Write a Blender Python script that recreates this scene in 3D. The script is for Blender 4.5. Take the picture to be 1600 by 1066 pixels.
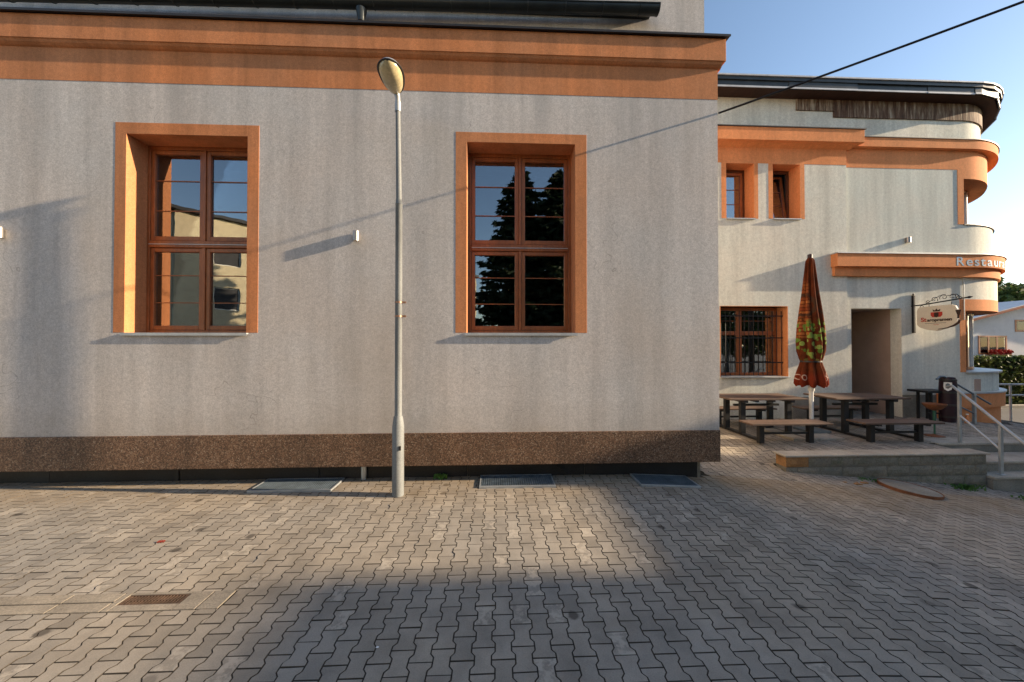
import bpy, bmesh, math, random
import numpy as np
from mathutils import Vector, Matrix, Quaternion
random.seed(7); rng = np.random.default_rng(7)
R = math.radians
for o in list(bpy.data.objects): bpy.data.objects.remove(o)
scene = bpy.context.scene
COL = scene.collection

# ------------------------------------------------------------------ camera, sky, sun, exposure
cd = bpy.data.cameras.new('camera'); cam = bpy.data.objects.new('camera', cd); COL.objects.link(cam)
YAW, PITCH, CH = R(2.374), R(0.618), 2.15
fw = Vector((math.sin(YAW)*math.cos(PITCH), math.cos(YAW)*math.cos(PITCH), math.sin(PITCH)))
cam.location = (0, 0, CH)
cam.rotation_euler = fw.to_track_quat('-Z', 'Y').to_euler()
cd.sensor_fit = 'HORIZONTAL'; cd.sensor_width = 36.0; cd.lens = 549.83/1600*36.0
cd.clip_start = 0.05; cd.clip_end = 2000
scene.camera = cam
SUN = Vector((1.0, -0.085, 0.29)).normalized()
EL = math.asin(SUN.z); AZ = math.atan2(SUN.x, SUN.y)
w = bpy.data.worlds.new('World'); scene.world = w; w.use_nodes = True
nt = w.node_tree; nt.nodes.clear()
sky = nt.nodes.new('ShaderNodeTexSky'); sky.sky_type = 'NISHITA'; sky.sun_disc = False
sky.sun_elevation = EL; sky.sun_rotation = AZ; sky.altitude = 300; sky.air_density = 1.0; sky.dust_density = 0.6; sky.ozone_density = 1.2
bg = nt.nodes.new('ShaderNodeBackground'); bg.inputs['Strength'].default_value = 0.095
wo = nt.nodes.new('ShaderNodeOutputWorld')
nt.links.new(sky.outputs[0], bg.inputs[0]); nt.links.new(bg.outputs[0], wo.inputs[0])
sl = bpy.data.lights.new('sun', 'SUN'); sl.energy = 5.0; sl.angle = R(0.53); sl.color = (1.0, 0.79, 0.55)
so = bpy.data.objects.new('sun', sl); COL.objects.link(so)
so.rotation_euler = (-SUN).to_track_quat('-Z', 'Y').to_euler(); so.location = (30, -5, 20)
vs = scene.view_settings; vs.view_transform = 'Standard'; vs.look = 'None'; vs.exposure = 1.42; vs.gamma = 1.0; vs.use_curve_mapping = False
scene.render.engine = 'CYCLES'
scene.cycles.max_bounces = 8; scene.cycles.glossy_bounces = 4; scene.cycles.transparent_max_bounces = 12
scene.render.resolution_x = 1024; scene.render.resolution_y = 682

# ------------------------------------------------------------------ helpers
WL = {}
def finish(o, parent=None, wloc=(0, 0, 0)):
    COL.objects.link(o)
    WL[o.name] = Vector(wloc)
    if parent is not None:
        o.parent = parent; o.location = Vector(wloc) - WL[parent.name]
    else: o.location = wloc
    return o
def thing(name, label, cat, loc=(0, 0, 0), group=None):
    o = bpy.data.objects.new(name, None); o.empty_display_size = 0.2
    finish(o, None, loc); o['label'] = label; o['category'] = cat
    if group: o['group'] = group
    return o
def tag(o, label, cat, group=None):
    o['label'] = label; o['category'] = cat
    if group: o['group'] = group
    return o
class MB:
    def __init__(s): s.v = []; s.f = []
    def add(s, vs_, fs_):
        n = len(s.v); s.v += [tuple(p) for p in vs_]; s.f += [tuple(i+n for i in f) for f in fs_]; return s
    def box(s, x0, x1, y0, y1, z0, z1):
        return s.add([(x0,y0,z0),(x1,y0,z0),(x1,y1,z0),(x0,y1,z0),(x0,y0,z1),(x1,y0,z1),(x1,y1,z1),(x0,y1,z1)],
              [(0,3,2,1),(4,5,6,7),(0,1,5,4),(1,2,6,5),(2,3,7,6),(3,0,4,7)])
    def cyl(s, p0, p1, r0, r1=None, n=16, cap=True):
        r1 = r0 if r1 is None else r1
        p0, p1 = Vector(p0), Vector(p1); d = (p1-p0).normalized()
        a = d.orthogonal().normalized(); b = d.cross(a)
        vs_ = []
        for p, r in ((p0, r0), (p1, r1)):
            for i in range(n):
                t = 2*math.pi*i/n; vs_.append(p + a*r*math.cos(t) + b*r*math.sin(t))
        fs_ = [(i, (i+1) % n, n+(i+1) % n, n+i) for i in range(n)]
        if cap: fs_ += [tuple(range(n-1, -1, -1)), tuple(range(n, 2*n))]
        return s.add(vs_, fs_)
    def tube(s, pts, r, n=8):
        pts = [Vector(p) for p in pts]; rs = r if isinstance(r, (list, tuple)) else [r]*len(pts)
        vs_ = []; a = None
        for i, p in enumerate(pts):
            d = (pts[min(i+1, len(pts)-1)] - pts[max(i-1, 0)]).normalized()
            if a is None: a = d.orthogonal().normalized()
            a = (a - d*a.dot(d)).normalized(); b = d.cross(a)
            for k in range(n):
                t = 2*math.pi*k/n; vs_.append(p + (a*math.cos(t) + b*math.sin(t))*rs[i])
        fs_ = []
        for i in range(len(pts)-1):
            for k in range(n): fs_.append((i*n+k, i*n+(k+1) % n, (i+1)*n+(k+1) % n, (i+1)*n+k))
        fs_ += [tuple(range(n-1, -1, -1)), tuple(range((len(pts)-1)*n, len(pts)*n))]
        return s.add(vs_, fs_)
    def lathe(s, prof, c=(0, 0, 0), n=24, sx=1, sy=1):
        vs_ = []; m = len(prof)
        for r, z in prof:
            for i in range(n):
                t = 2*math.pi*i/n; vs_.append((c[0]+r*sx*math.cos(t), c[1]+r*sy*math.sin(t), c[2]+z))
        fs_ = []
        for j in range(m-1):
            for i in range(n): fs_.append((j*n+i, j*n+(i+1) % n, (j+1)*n+(i+1) % n, (j+1)*n+i))
        fs_ += [tuple(range(n-1, -1, -1)), tuple(range((m-1)*n, m*n))]
        return s.add(vs_, fs_)
    def prism(s, poly, fn, t0, t1):           # poly of 2-d points, fn(u, v, t) -> xyz
        n = len(poly)
        vs_ = [fn(u, v, t0) for u, v in poly] + [fn(u, v, t1) for u, v in poly]
        return s.add(vs_, [tuple(range(n-1, -1, -1)), tuple(range(n, 2*n))] + [(i, (i+1) % n, n+(i+1) % n, n+i) for i in range(n)])
    def mesh(s, name, mat, smooth=False):
        me = bpy.data.meshes.new(name); me.from_pydata(s.v, [], s.f); me.update()
        bm = bmesh.new(); bm.from_mesh(me); bmesh.ops.recalc_face_normals(bm, faces=bm.faces); bm.to_mesh(me); bm.free()
        if mat: me.materials.append(mat)
        if smooth:
            for p in me.polygons: p.use_smooth = True
        return me
    def build(s, name, mat, parent=None, smooth=False, bevel=0, wloc=(0, 0, 0), auto=None):
        me = s.mesh(name, mat, smooth)
        if auto is not None:
            for p in me.polygons: p.use_smooth = True
            me.set_sharp_from_angle(angle=R(auto))
        o = bpy.data.objects.new(name, me); finish(o, parent, wloc)
        if bevel:
            b = o.modifiers.new('bevel', 'BEVEL'); b.width = bevel; b.segments = 2; b.limit_method = 'ANGLE'; b.angle_limit = R(40)
        return o
def box(name, mat, parent, *d, bevel=0, wloc=(0, 0, 0)): return MB().box(*d).build(name, mat, parent, bevel=bevel, wloc=wloc)
def struct(o): o['kind'] = 'structure'; return o
def stuff(o): o['kind'] = 'stuff'; return o
def copy_tree(o, parent=None):
    c = o.copy(); COL.objects.link(c)
    if parent is not None: c.parent = parent
    for ch in list(o.children): copy_tree(ch, c)
    return c

# ------------------------------------------------------------------ materials
def nodes(name):
    m = bpy.data.materials.new(name); m.use_nodes = True; t = m.node_tree; t.nodes.clear()
    out = t.nodes.new('ShaderNodeOutputMaterial'); b = t.nodes.new('ShaderNodeBsdfPrincipled')
    t.links.new(b.outputs[0], out.inputs[0]); return m, t, b, out
def N(t, kind, **kw):
    n = t.nodes.new('ShaderNode'+kind)
    for k, v in kw.items():
        if k in n.inputs.keys() if isinstance(k, str) else False: n.inputs[k].default_value = v
        else: setattr(n, k, v)
    return n
def pos(t, scale=(1, 1, 1), obj=False):
    if obj: g = t.nodes.new('ShaderNodeTexCoord').outputs['Object']
    else: g = t.nodes.new('ShaderNodeNewGeometry').outputs['Position']
    m = t.nodes.new('ShaderNodeMapping'); m.inputs['Scale'].default_value = scale; t.links.new(g, m.inputs[0]); return m.outputs[0]
def noise(t, vec, scale, detail=4, rough=.6):
    n = t.nodes.new('ShaderNodeTexNoise'); n.inputs['Scale'].default_value = scale; n.inputs['Detail'].default_value = detail; n.inputs['Roughness'].default_value = rough
    t.links.new(vec, n.inputs['Vector']); return n.outputs['Fac']
def ramp(t, fac, stops):
    r = t.nodes.new('ShaderNodeValToRGB'); el = r.color_ramp.elements
    while len(el) < len(stops): el.new(0.5)
    for e, (p, c) in zip(el, stops):
        e.position = p; e.color = (*c, 1) if len(c) == 3 else c
    t.links.new(fac, r.inputs[0]); return r.outputs[0]
def mixc(t, fac, a, b, mode='MIX'):
    m = t.nodes.new('ShaderNodeMix'); m.data_type = 'RGBA'; m.blend_type = mode
    for sock, val in ((m.inputs[0], fac), (m.inputs[6], a), (m.inputs[7], b)):
        if isinstance(val, bpy.types.NodeSocket): t.links.new(val, sock)
        elif isinstance(val, (int, float)): sock.default_value = val
        else: sock.default_value = (*val, 1)
    return m.outputs[2]
def math_(t, op, a, b=0.0, clamp=False):
    m = t.nodes.new('ShaderNodeMath'); m.operation = op; m.use_clamp = clamp
    for sock, val in ((m.inputs[0], a), (m.inputs[1], b)):
        if isinstance(val, bpy.types.NodeSocket): t.links.new(val, sock)
        else: sock.default_value = val
    return m.outputs[0]
def g3(v): return (v, v, v)
def bump(t, b, h, strength, dist=0.01):
    n = t.nodes.new('ShaderNodeBump'); n.inputs['Strength'].default_value = strength; n.inputs['Distance'].default_value = dist
    t.links.new(h, n.inputs['Height']); t.links.new(n.outputs[0], b.inputs['Normal'])
def pm(name, base, rough=.8, var=.25, scale=3., fine=60., fvar=.15, bstr=.25, bdist=.004, metal=0., obj=False, spec=.4, stretch=(1, 1, 1)):
    m, t, b, out = nodes(name); p = pos(t, stretch, obj)
    n1 = noise(t, p, scale, 5); n2 = noise(t, p, fine, 3)
    c = mixc(t, 1.0, base, ramp(t, n1, [(.3, g3(1-var)), (.7, g3(1+var*.6))]), 'MULTIPLY')
    c = mixc(t, 1.0, c, ramp(t, n2, [(.3, g3(1-fvar)), (.7, g3(1+fvar*.6))]), 'MULTIPLY')
    t.links.new(c, b.inputs['Base Color'])
    b.inputs['Roughness'].default_value = rough; b.inputs['Metallic'].default_value = metal; b.inputs['Specular IOR Level'].default_value = spec
    if bstr: bump(t, b, n2, bstr, bdist)
    return m
def stucco(name, base, tint=(1, 1, 1), streak=.3, grain=.35, bstr=.35, gscale=75., soil=None):
    m, t, b, out = nodes(name)
    p = pos(t); ps = pos(t, (2.2, 2.2, .16)); ps2 = pos(t, (7., 7., .35))
    big = noise(t, p, .55, 4); st = noise(t, ps, 1.0, 5, .65); st2 = noise(t, ps2, 1.0, 4); gr = noise(t, p, gscale, 3, .7); gr2 = noise(t, p, gscale*.3, 3)
    c = mixc(t, ramp(t, big, [(.35, g3(0)), (.68, g3(1))]), base, tuple(x*y for x, y in zip(base, tint)))
    c = mixc(t, 1.0, c, ramp(t, st, [(.34, g3(1-streak)), (.6, g3(1.05))]), 'MULTIPLY')
    c = mixc(t, 1.0, c, ramp(t, st2, [(.3, g3(1-streak*.4)), (.6, g3(1.03))]), 'MULTIPLY')
    c = mixc(t, 1.0, c, ramp(t, gr, [(.32, g3(1-grain)), (.62, g3(1.08))]), 'MULTIPLY')
    c = mixc(t, 1.0, c, ramp(t, gr2, [(.3, g3(.9)), (.7, g3(1.07))]), 'MULTIPLY')
    if soil:
        sx = t.nodes.new('ShaderNodeSeparateXYZ'); t.links.new(p, sx.inputs[0]); Z = sx.outputs[2]
        # rain-carried grime below the cornice, splash dirt above the plinth, a few brownish patches
        top = math_(t, 'MULTIPLY', math_(t, 'SUBTRACT', Z, 4.2), .5, True)
        run = ramp(t, noise(t, pos(t, (1.3, 1.3, .05)), 1.0, 5, .7), [(.47, g3(0)), (.66, g3(1))])
        c = mixc(t, math_(t, 'MULTIPLY', math_(t, 'MULTIPLY', top, run), .5), c, (.30, .29, .28))
        low = math_(t, 'SUBTRACT', 1.0, math_(t, 'MULTIPLY', math_(t, 'SUBTRACT', Z, .77), 1.9), True)
        c = mixc(t, math_(t, 'MULTIPLY', math_(t, 'MULTIPLY', low, noise(t, p, 2.4, 5, .7)), .55), c, (.27, .22, .17))
        pt = ramp(t, noise(t, pos(t, (.5, .5, .3)), 1.0, 3), [(.5, g3(0)), (.72, g3(1))])
        c = mixc(t, math_(t, 'MULTIPLY', pt, .35), c, (.40, .33, .26))
        vn = t.nodes.new('ShaderNodeTexVoronoi'); vn.feature = 'DISTANCE_TO_EDGE'; vn.inputs['Scale'].default_value = .42
        wv = t.nodes.new('ShaderNodeVectorMath'); wv.operation = 'ADD'; nn = t.nodes.new('ShaderNodeTexNoise'); nn.inputs['Scale'].default_value = 2.5; t.links.new(p, nn.inputs['Vector'])
        t.links.new(p, wv.inputs[0]); t.links.new(nn.outputs['Color'], wv.inputs[1]); t.links.new(wv.outputs[0], vn.inputs['Vector'])
        crack = math_(t, 'MULTIPLY', ramp(t, vn.outputs['Distance'], [(.0012, g3(1)), (.0028, g3(0))]), ramp(t, noise(t, p, .8, 2), [(.52, g3(0)), (.6, g3(1))]))
        c = mixc(t, math_(t, 'MULTIPLY', crack, .55), c, (.2, .18, .16))
    t.links.new(c, b.inputs['Base Color']); b.inputs['Roughness'].default_value = .92; b.inputs['Specular IOR Level'].default_value = .2
    h = math_(t, 'ADD', gr, math_(t, 'MULTIPLY', gr2, .5)); bump(t, b, h, bstr, .004)
    return m
M = {}
M['wall'] = stucco('wall_stucco', (.61, .555, .51), (.93, .98, 1.02), streak=.15, grain=.26, soil=True)
M['wall2'] = stucco('restaurant_stucco', (.68, .655, .57), (.90, .97, 1.0), streak=.16, grain=.15, bstr=.2, gscale=45.)
M['orange'] = stucco('orange_paint', (.63, .24, .095), (.82, .95, 1.15), streak=.22, grain=.18, bstr=.25)
M['orange2'] = stucco('restaurant_orange', (.66, .26, .105), (1.0, 1.02, 1.05), streak=.10, grain=.1, bstr=.12, gscale=45.)
M['white'] = pm('white_render', (.72, .72, .72), .9, .08)
M['beige'] = pm('beige_render', (.58, .49, .32), .9, .12)
M['cream'] = pm('cream_paint', (.78, .70, .55), .5, .06, bstr=.05)
M['wood'] = pm('stained_window_wood', (.34, .105, .032), .4, .3, 3., 30., .25, .15, .002, stretch=(1, 1, .25), spec=.5)
M['woodd'] = pm('dark_window_wood', (.10, .035, .014), .5, .3, 3., 30., .25, .15, .002)
M['board'] = pm('weathered_table_boards', (.125, .078, .056), .55, .4, 2.5, 22., .35, .3, .002, stretch=(.4, 5, 5))
M['boardE'] = pm('board_edge', (.09, .055, .04), .7, .3)
M['blacksteel'] = pm('black_painted_steel', (.014, .015, .018), .45, .3, 4, 90, .3, .1, .001)
M['zinc'] = pm('galvanised_steel', (.44, .47, .49), .42, .22, 4, 120, .16, .08, .001, metal=.55)
M['zincd'] = pm('dull_galvanised_grating', (.20, .25, .29), .5, .3, 6, 120, .2, .1, .001, metal=.6)
M['steel'] = pm('brushed_steel', (.34, .32, .30), .35, .15, 6, 200, .15, .05, .0005, metal=.8)
M['polem'] = pm('galvanised_pole', (.20, .215, .22), .65, .3, 3, 160, .3, .12, .001, metal=.1, stretch=(1, 1, .4))
M['gutter'] = pm('dark_gutter_sheet', (.035, .04, .04), .35, .3, 3, 60, .2, .08, .001, metal=.3)
M['flash'] = pm('dark_flashing', (.03, .026, .024), .5, .3)
M['sill'] = pm('pale_sill_sheet', (.46, .48, .49), .4, .2, 5, 80, .1, .05, .001, metal=.2)
M['copper'] = pm('aged_copper', (.32, .19, .13), .4, .3, 6, 60, .2, .1, .001, metal=.7)
M['membrane'] = pm('black_dimple_membrane', (.012, .013, .016), .5, .4, 3, 40, .4, .4, .004)
M['concrete'] = pm('pale_concrete', (.40, .36, .30), .9, .3, 2.5, 70, .25, .35, .004)
M['concreted'] = pm('weathered_concrete', (.25, .235, .20), .95, .4, 2., 60, .3, .4, .005)
M['chan'] = pm('worn_channel_concrete', (.30, .26, .205), .9, .35, 3, 80, .3, .4, .004)
M['rust'] = pm('rusty_iron', (.20, .075, .03), .85, .45, 8, 70, .3, .35, .003)
M['darkrust'] = pm('dark_rusty_iron', (.10, .062, .04), .8, .5, 9, 70, .4, .3, .002)
M['asphalt'] = pm('asphalt', (.055, .056, .06), .9, .2, .8, 90, .3, .3, .004)
M['bed'] = pm('joint_sand', (.035, .028, .02), 1, .4, 3, 90, .4, .3, .004)
M['dirt'] = pm('ground_soil', (.12, .095, .065), 1, .4, .6, 30, .3, .4, .01)
M['cable'] = pm('black_cable', (.012, .010, .010), .6)
M['roof'] = pm('dark_bitumen_roof', (.03, .03, .033), .7, .4)
M['roofg'] = pm('grey_roof_sheet', (.45, .47, .50), .5, .2, metal=.2)
M['soffit'] = pm('dark_brown_soffit', (.045, .018, .010), .8, .4, stretch=(6, 1, 1))
M['bark'] = pm('bark', (.075, .055, .04), .95, .4, 4, 30, .4, .8, .02)
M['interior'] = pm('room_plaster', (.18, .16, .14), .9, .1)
M['ped'] = pm('passage_plaster', (.42, .30, .235), .9, .12, 2, 45, .1, .15, .003)
M['white_pl'] = pm('white_enamel', (.78, .78, .75), .4, .08)
M['blue_letter'] = pm('pale_blue_letter', (.03, .21, .40), .6, .1)
M['red'] = pm('sign_red', (.55, .05, .03), .5, .1)
M['darktxt'] = pm('sign_dark_brown', (.05, .022, .015), .5, .1)
M['maroon'] = pm('dark_maroon', (.022, .007, .013), .5, .3)
M['green'] = pm('green_paint', (.03, .12, .075), .5, .3)
M['litter'] = pm('paper', (.8, .8, .8), .8)
M['leafred'] = pm('red_leaf', (.22, .03, .015), .6)
M['terracotta'] = pm('terracotta_tiles', (.32, .10, .05), .8, .35)
M['flower'] = pm('red_geraniums', (.55, .03, .015), .7, .5, 20, 80, .5)
M['curtain'] = pm('white_curtain', (.75, .77, .80), .8, .15, 14, 50, .1, stretch=(1, 1, .05))

def leafmat(name, c0, c1):
    m, t, b, out = nodes(name); p = pos(t)
    n = noise(t, p, 1.3, 4); n2 = noise(t, p, 9, 2)
    c = mixc(t, ramp(t, n, [(.35, g3(0)), (.65, g3(1))]), c0, c1)
    c = mixc(t, 1.0, c, ramp(t, n2, [(.3, g3(.7)), (.7, g3(1.25))]), 'MULTIPLY')
    t.links.new(c, b.inputs['Base Color']); b.inputs['Roughness'].default_value = .6; b.inputs['Specular IOR Level'].default_value = .25
    tr = t.nodes.new('ShaderNodeBsdfTranslucent'); t.links.new(c, tr.inputs[0])
    mx = t.nodes.new('ShaderNodeMixShader'); mx.inputs[0].default_value = .25
    t.links.new(b.outputs[0], mx.inputs[1]); t.links.new(tr.outputs[0], mx.inputs[2]); t.links.new(mx.outputs[0], out.inputs[0]); return m
M['leaf'] = leafmat('broad_leaves', (.05, .085, .022), (.095, .12, .03))
M['conifer'] = leafmat('conifer_needles', (.016, .030, .012), (.03, .045, .016))
M['hedge'] = leafmat('hedge_leaves', (.035, .06, .02), (.10, .12, .03))
M['weed'] = leafmat('weed_leaves', (.07, .16, .03), (.10, .20, .04))

def glassmat(name, refl=.2):
    m, t, b, out = nodes(name); t.nodes.remove(b)
    tr = t.nodes.new('ShaderNodeBsdfTransparent'); tr.inputs[0].default_value = (.62, .66, .66, 1)
    gl = t.nodes.new('ShaderNodeBsdfGlossy'); gl.inputs['Roughness'].default_value = .004; gl.inputs[0].default_value = (.95, .97, 1, 1)
    fr = t.nodes.new('ShaderNodeFresnel'); fr.inputs[0].default_value = 1.5
    f = math_(t, 'ADD', fr.outputs[0], refl, True)
    mx = t.nodes.new('ShaderNodeMixShader'); t.links.new(f, mx.inputs[0]); t.links.new(tr.outputs[0], mx.inputs[1]); t.links.new(gl.outputs[0], mx.inputs[2])
    # a very slight waviness of the panes
    n = noise(t, pos(t), 1.6, 2); bp = t.nodes.new('ShaderNodeBump'); bp.inputs['Strength'].default_value = .045; bp.inputs['Distance'].default_value = .02
    t.links.new(n, bp.inputs['Height']); t.links.new(bp.outputs[0], gl.inputs['Normal'])
    t.links.new(mx.outputs[0], out.inputs[0]); return m
M['glass'] = glassmat('window_glass', .2)
M['glass0'] = glassmat('far_window_glass', .0)

# plinth: brown mosaic plaster
def plinthmat():
    m, t, b, out = nodes('brown_mosaic_plaster'); p = pos(t)
    v = t.nodes.new('ShaderNodeTexVoronoi'); v.inputs['Scale'].default_value = 75; t.links.new(p, v.inputs['Vector'])
    sep = t.nodes.new('ShaderNodeSeparateColor'); t.links.new(v.outputs['Color'], sep.inputs[0])
    c = ramp(t, sep.outputs[0], [(0, (.045, .024, .014)), (.35, (.115, .062, .034)), (.7, (.18, .098, .055)), (.93, (.23, .145, .09)), (1, (.34, .26, .19))])
    n = noise(t, pos(t, (2, 2, .4)), 1.2, 4); c = mixc(t, 1.0, c, ramp(t, n, [(.3, g3(.62)), (.65, g3(1.1))]), 'MULTIPLY')
    t.links.new(c, b.inputs['Base Color']); b.inputs['Roughness'].default_value = .55
    bump(t, b, v.outputs['Distance'], .4, .003); return m
M['plinth'] = plinthmat()

# concrete pavers: 'tone' varies from stone to stone, 'worn' marks the few with a spalled pale face
def pavermat():
    m, t, b, out = nodes('concrete_paver'); p = pos(t)
    at = t.nodes.new('ShaderNodeAttribute'); at.attribute_name = 'tone'
    sep = t.nodes.new('ShaderNodeSeparateColor'); t.links.new(at.outputs['Color'], sep.inputs[0])
    big = noise(t, p, .45, 4); mid = noise(t, p, 3.2, 4); fine = noise(t, p, 140, 3, .7)
    c = mixc(t, ramp(t, big, [(.35, g3(0)), (.65, g3(1))]), (.325, .28, .222), (.27, .25, .22))
    tone = math_(t, 'ADD', math_(t, 'MULTIPLY', sep.outputs[0], .34), .82)
    cc = t.nodes.new('ShaderNodeCombineColor')
    for i in range(3): t.links.new(tone, cc.inputs[i])
    c = mixc(t, 1.0, c, cc.outputs[0], 'MULTIPLY')
    c = mixc(t, 1.0, c, ramp(t, mid, [(.28, g3(.78)), (.6, g3(1.06))]), 'MULTIPLY')
    c = mixc(t, 1.0, c, ramp(t, fine, [(.3, g3(.82)), (.65, g3(1.1))]), 'MULTIPLY')
    wn = noise(t, p, 13, 4, .7)
    wmask = math_(t, 'MULTIPLY', sep.outputs[1], ramp(t, wn, [(.44, g3(0)), (.56, g3(1))]))
    c = mixc(t, math_(t, 'MULTIPLY', wmask, .62), c, (.46, .41, .34))
    # oily drops and damp marks
    sp = t.nodes.new('ShaderNodeTexVoronoi'); sp.voronoi_dimensions = '2D'; sp.inputs['Scale'].default_value = 1.5; t.links.new(p, sp.inputs['Vector'])
    spc = t.nodes.new('ShaderNodeSeparateColor'); t.links.new(sp.outputs['Color'], spc.inputs[0])
    spn = noise(t, p, 9, 3); sd = math_(t, 'ADD', sp.outputs['Distance'], math_(t, 'MULTIPLY', math_(t, 'SUBTRACT', spn, .5), .13))
    c = mixc(t, math_(t, 'MULTIPLY', ramp(t, sd, [(.05, g3(.8)), (.085, g3(0))]), ramp(t, spc.outputs[0], [(.55, g3(0)), (.75, g3(1))])), c, (.055, .046, .038))
    dk = ramp(t, noise(t, pos(t, (1.0, .45, 1)), 1.1, 5, .65), [(.53, g3(0)), (.68, g3(1))])
    c = mixc(t, math_(t, 'MULTIPLY', dk, .38), c, (.11, .095, .08))
    c = mixc(t, math_(t, 'MULTIPLY', sep.outputs[2], .9), c, (.045, .036, .026))   # soil clinging to the joint edges
    # ochre soil washed along the foot of the hall wall
    sx = t.nodes.new('ShaderNodeSeparateXYZ'); t.links.new(p, sx.inputs[0])
    soil = math_(t, 'MULTIPLY', math_(t, 'SUBTRACT', sx.outputs[1], 4.7, True), noise(t, p, 1.7, 4), True)
    inside = math_(t, 'LESS_THAN', sx.outputs[1], 6.0)
    c = mixc(t, math_(t, 'MULTIPLY', math_(t, 'MULTIPLY', soil, inside), .9, True), c, (.23, .155, .075))
    t.links.new(c, b.inputs['Base Color']); b.inputs['Roughness'].default_value = .85; b.inputs['Specular IOR Level'].default_value = .3
    h = math_(t, 'ADD', math_(t, 'MULTIPLY', fine, .6), math_(t, 'MULTIPLY', wmask, math_(t, 'MULTIPLY', noise(t, p, 60, 2), 1.5)))
    bump(t, b, h, .35, .003); return m
M['paver'] = pavermat()
def blockmat():
    m, t, b, out = nodes('mossy_split_block'); p = pos(t)
    a = noise(t, p, 2.2, 5, .65); f = noise(t, p, 45, 4, .7); g = noise(t, p, 6, 4)
    c = mixc(t, ramp(t, a, [(.36, g3(0)), (.64, g3(1))]), (.17, .16, .13), (.25, .22, .17))
    c = mixc(t, ramp(t, g, [(.52, g3(0)), (.7, g3(.7))]), c, (.085, .105, .06))
    c = mixc(t, 1.0, c, ramp(t, f, [(.3, g3(.6)), (.65, g3(1.15))]), 'MULTIPLY')
    t.links.new(c, b.inputs['Base Color']); b.inputs['Roughness'].default_value = .95
    bump(t, b, math_(t, 'ADD', f, g), .7, .012); return m
M['block'] = blockmat()
M['ochre'] = pm('rust_stained_block', (.32, .17, .07), .95, .35, 5, 45, .3, .5, .008)
# weathered wall under the eaves: bare brown boards with streaks
def barewall():
    m, t, b, out = nodes('bare_weathered_boarding'); p = pos(t, (9, 9, .9)); a = noise(t, p, 1.1, 6, .75); q = noise(t, pos(t, (18, 18, 1.2)), 1, 3)
    c = ramp(t, a, [(.3, (.035, .018, .012)), (.45, (.10, .05, .03)), (.56, (.22, .16, .11)), (.68, (.46, .40, .32))])
    c = mixc(t, 1.0, c, ramp(t, q, [(.3, g3(.6)), (.65, g3(1.2))]), 'MULTIPLY')
    t.links.new(c, b.inputs['Base Color']); b.inputs['Roughness'].default_value = .9; bump(t, b, q, .5, .01); return m
M['bare'] = barewall()

# ------------------------------------------------------------------ ground
def smooth(a, b, x):
    t = min(1, max(0, (x-a)/(b-a))); return t*t*(3-2*t)
def zc(x):                                    # the court falls away to the right of the hall
    d = x - 2.6
    return -0.095*(math.sqrt(d*d+.3)+d)/2
def zt(x):                                    # terrace
    return -0.10*max(0, x-12.8)
def zg(x, y):
    if y > 6.51 and x > 5.43: return zt(x) + zc(5.43)*(1-smooth(6.3, 7.9, y))*(1-smooth(5.43, 6.6, x))
    k = 1-smooth(6.3, 7.9, y) if x > 2 else 1
    return zc(x)*k
# broad ground sheet with the roads beyond
gb = MB(); xs = list(np.arange(-14, 12, .5)) + list(np.arange(12, 40, 2)) + [60, 120, 400, 900]; xs = [-900, -300, -80, -30] + xs
ys = [-900, -300, -90, -40, -20] + list(np.arange(-10, 6.5, .5)) + [6.52, 6.9, 7.5, 9, 12, 16, 20, 30, 60, 200, 900]
for y in ys:
    for x in xs:
        z = zc(min(x, 17)) if x > 2 else 0
        if y > 6.5: z = zc(min(x, 17)) if x > 12 else (-.05 if x < 4 else zc(x))
        gb.v.append((x, y, z-.06))
nx = len(xs)
for j in range(len(ys)-1):
    for i in range(nx-1): gb.f.append((j*nx+i, j*nx+i+1, (j+1)*nx+i+1, (j+1)*nx+i))
ground = struct(gb.build('ground', M['asphalt']))

bed = MB()
bx = list(np.arange(-11.5, 17.0, .2)); by = list(np.arange(.6, 6.01, .3)) 
def sheet(mb, bx, by, fz):
    n0 = len(mb.v)
    for y in by:
        for x in bx: mb.v.append((x, y, fz(x, y)))
    n = len(bx)
    for j in range(len(by)-1):
        for i in range(n-1): mb.f.append((n0+j*n+i, n0+j*n+i+1, n0+(j+1)*n+i+1, n0+(j+1)*n+i))
sheet(bed, bx, by + [6.1, 6.2, 6.3, 6.4, 6.5], lambda x, y: zg(x, y)-(.0048 if x < 1.5 else .012))
bed.f = [q_ for q_ in bed.f if not any(h_[0] < sum(bed.v[i][0] for i in q_)/4 < h_[1] and h_[2] < sum(bed.v[i][1] for i in q_)/4 < h_[3] for h_ in ((-3.15, -2.63, 2.9, 3.25),))]
court = struct(bed.build('courtyard_paving', M['bed']))
tb = MB()
sheet(tb, [3.55, 4, 4.4, 4.8, 5.2, 5.45], [6.5, 6.8, 7.1, 7.5, 8, 10.2], lambda x, y: zg(x, y)-.016)
sheet(tb, [5.44, 5.6, 5.8, 6, 6.3, 6.6, 7, 9.45], [6.6, 6.8, 7, 7.2, 7.5, 8, 10, 13], lambda x, y: zg(x, y)-.016)
sheet(tb, [9.45, 11, 12.8, 14, 16, 18], [7.5, 8, 10, 13], lambda x, y: zt(x)-.006)
terrace = struct(tb.build('terrace_paving', M['bed']))

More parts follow.
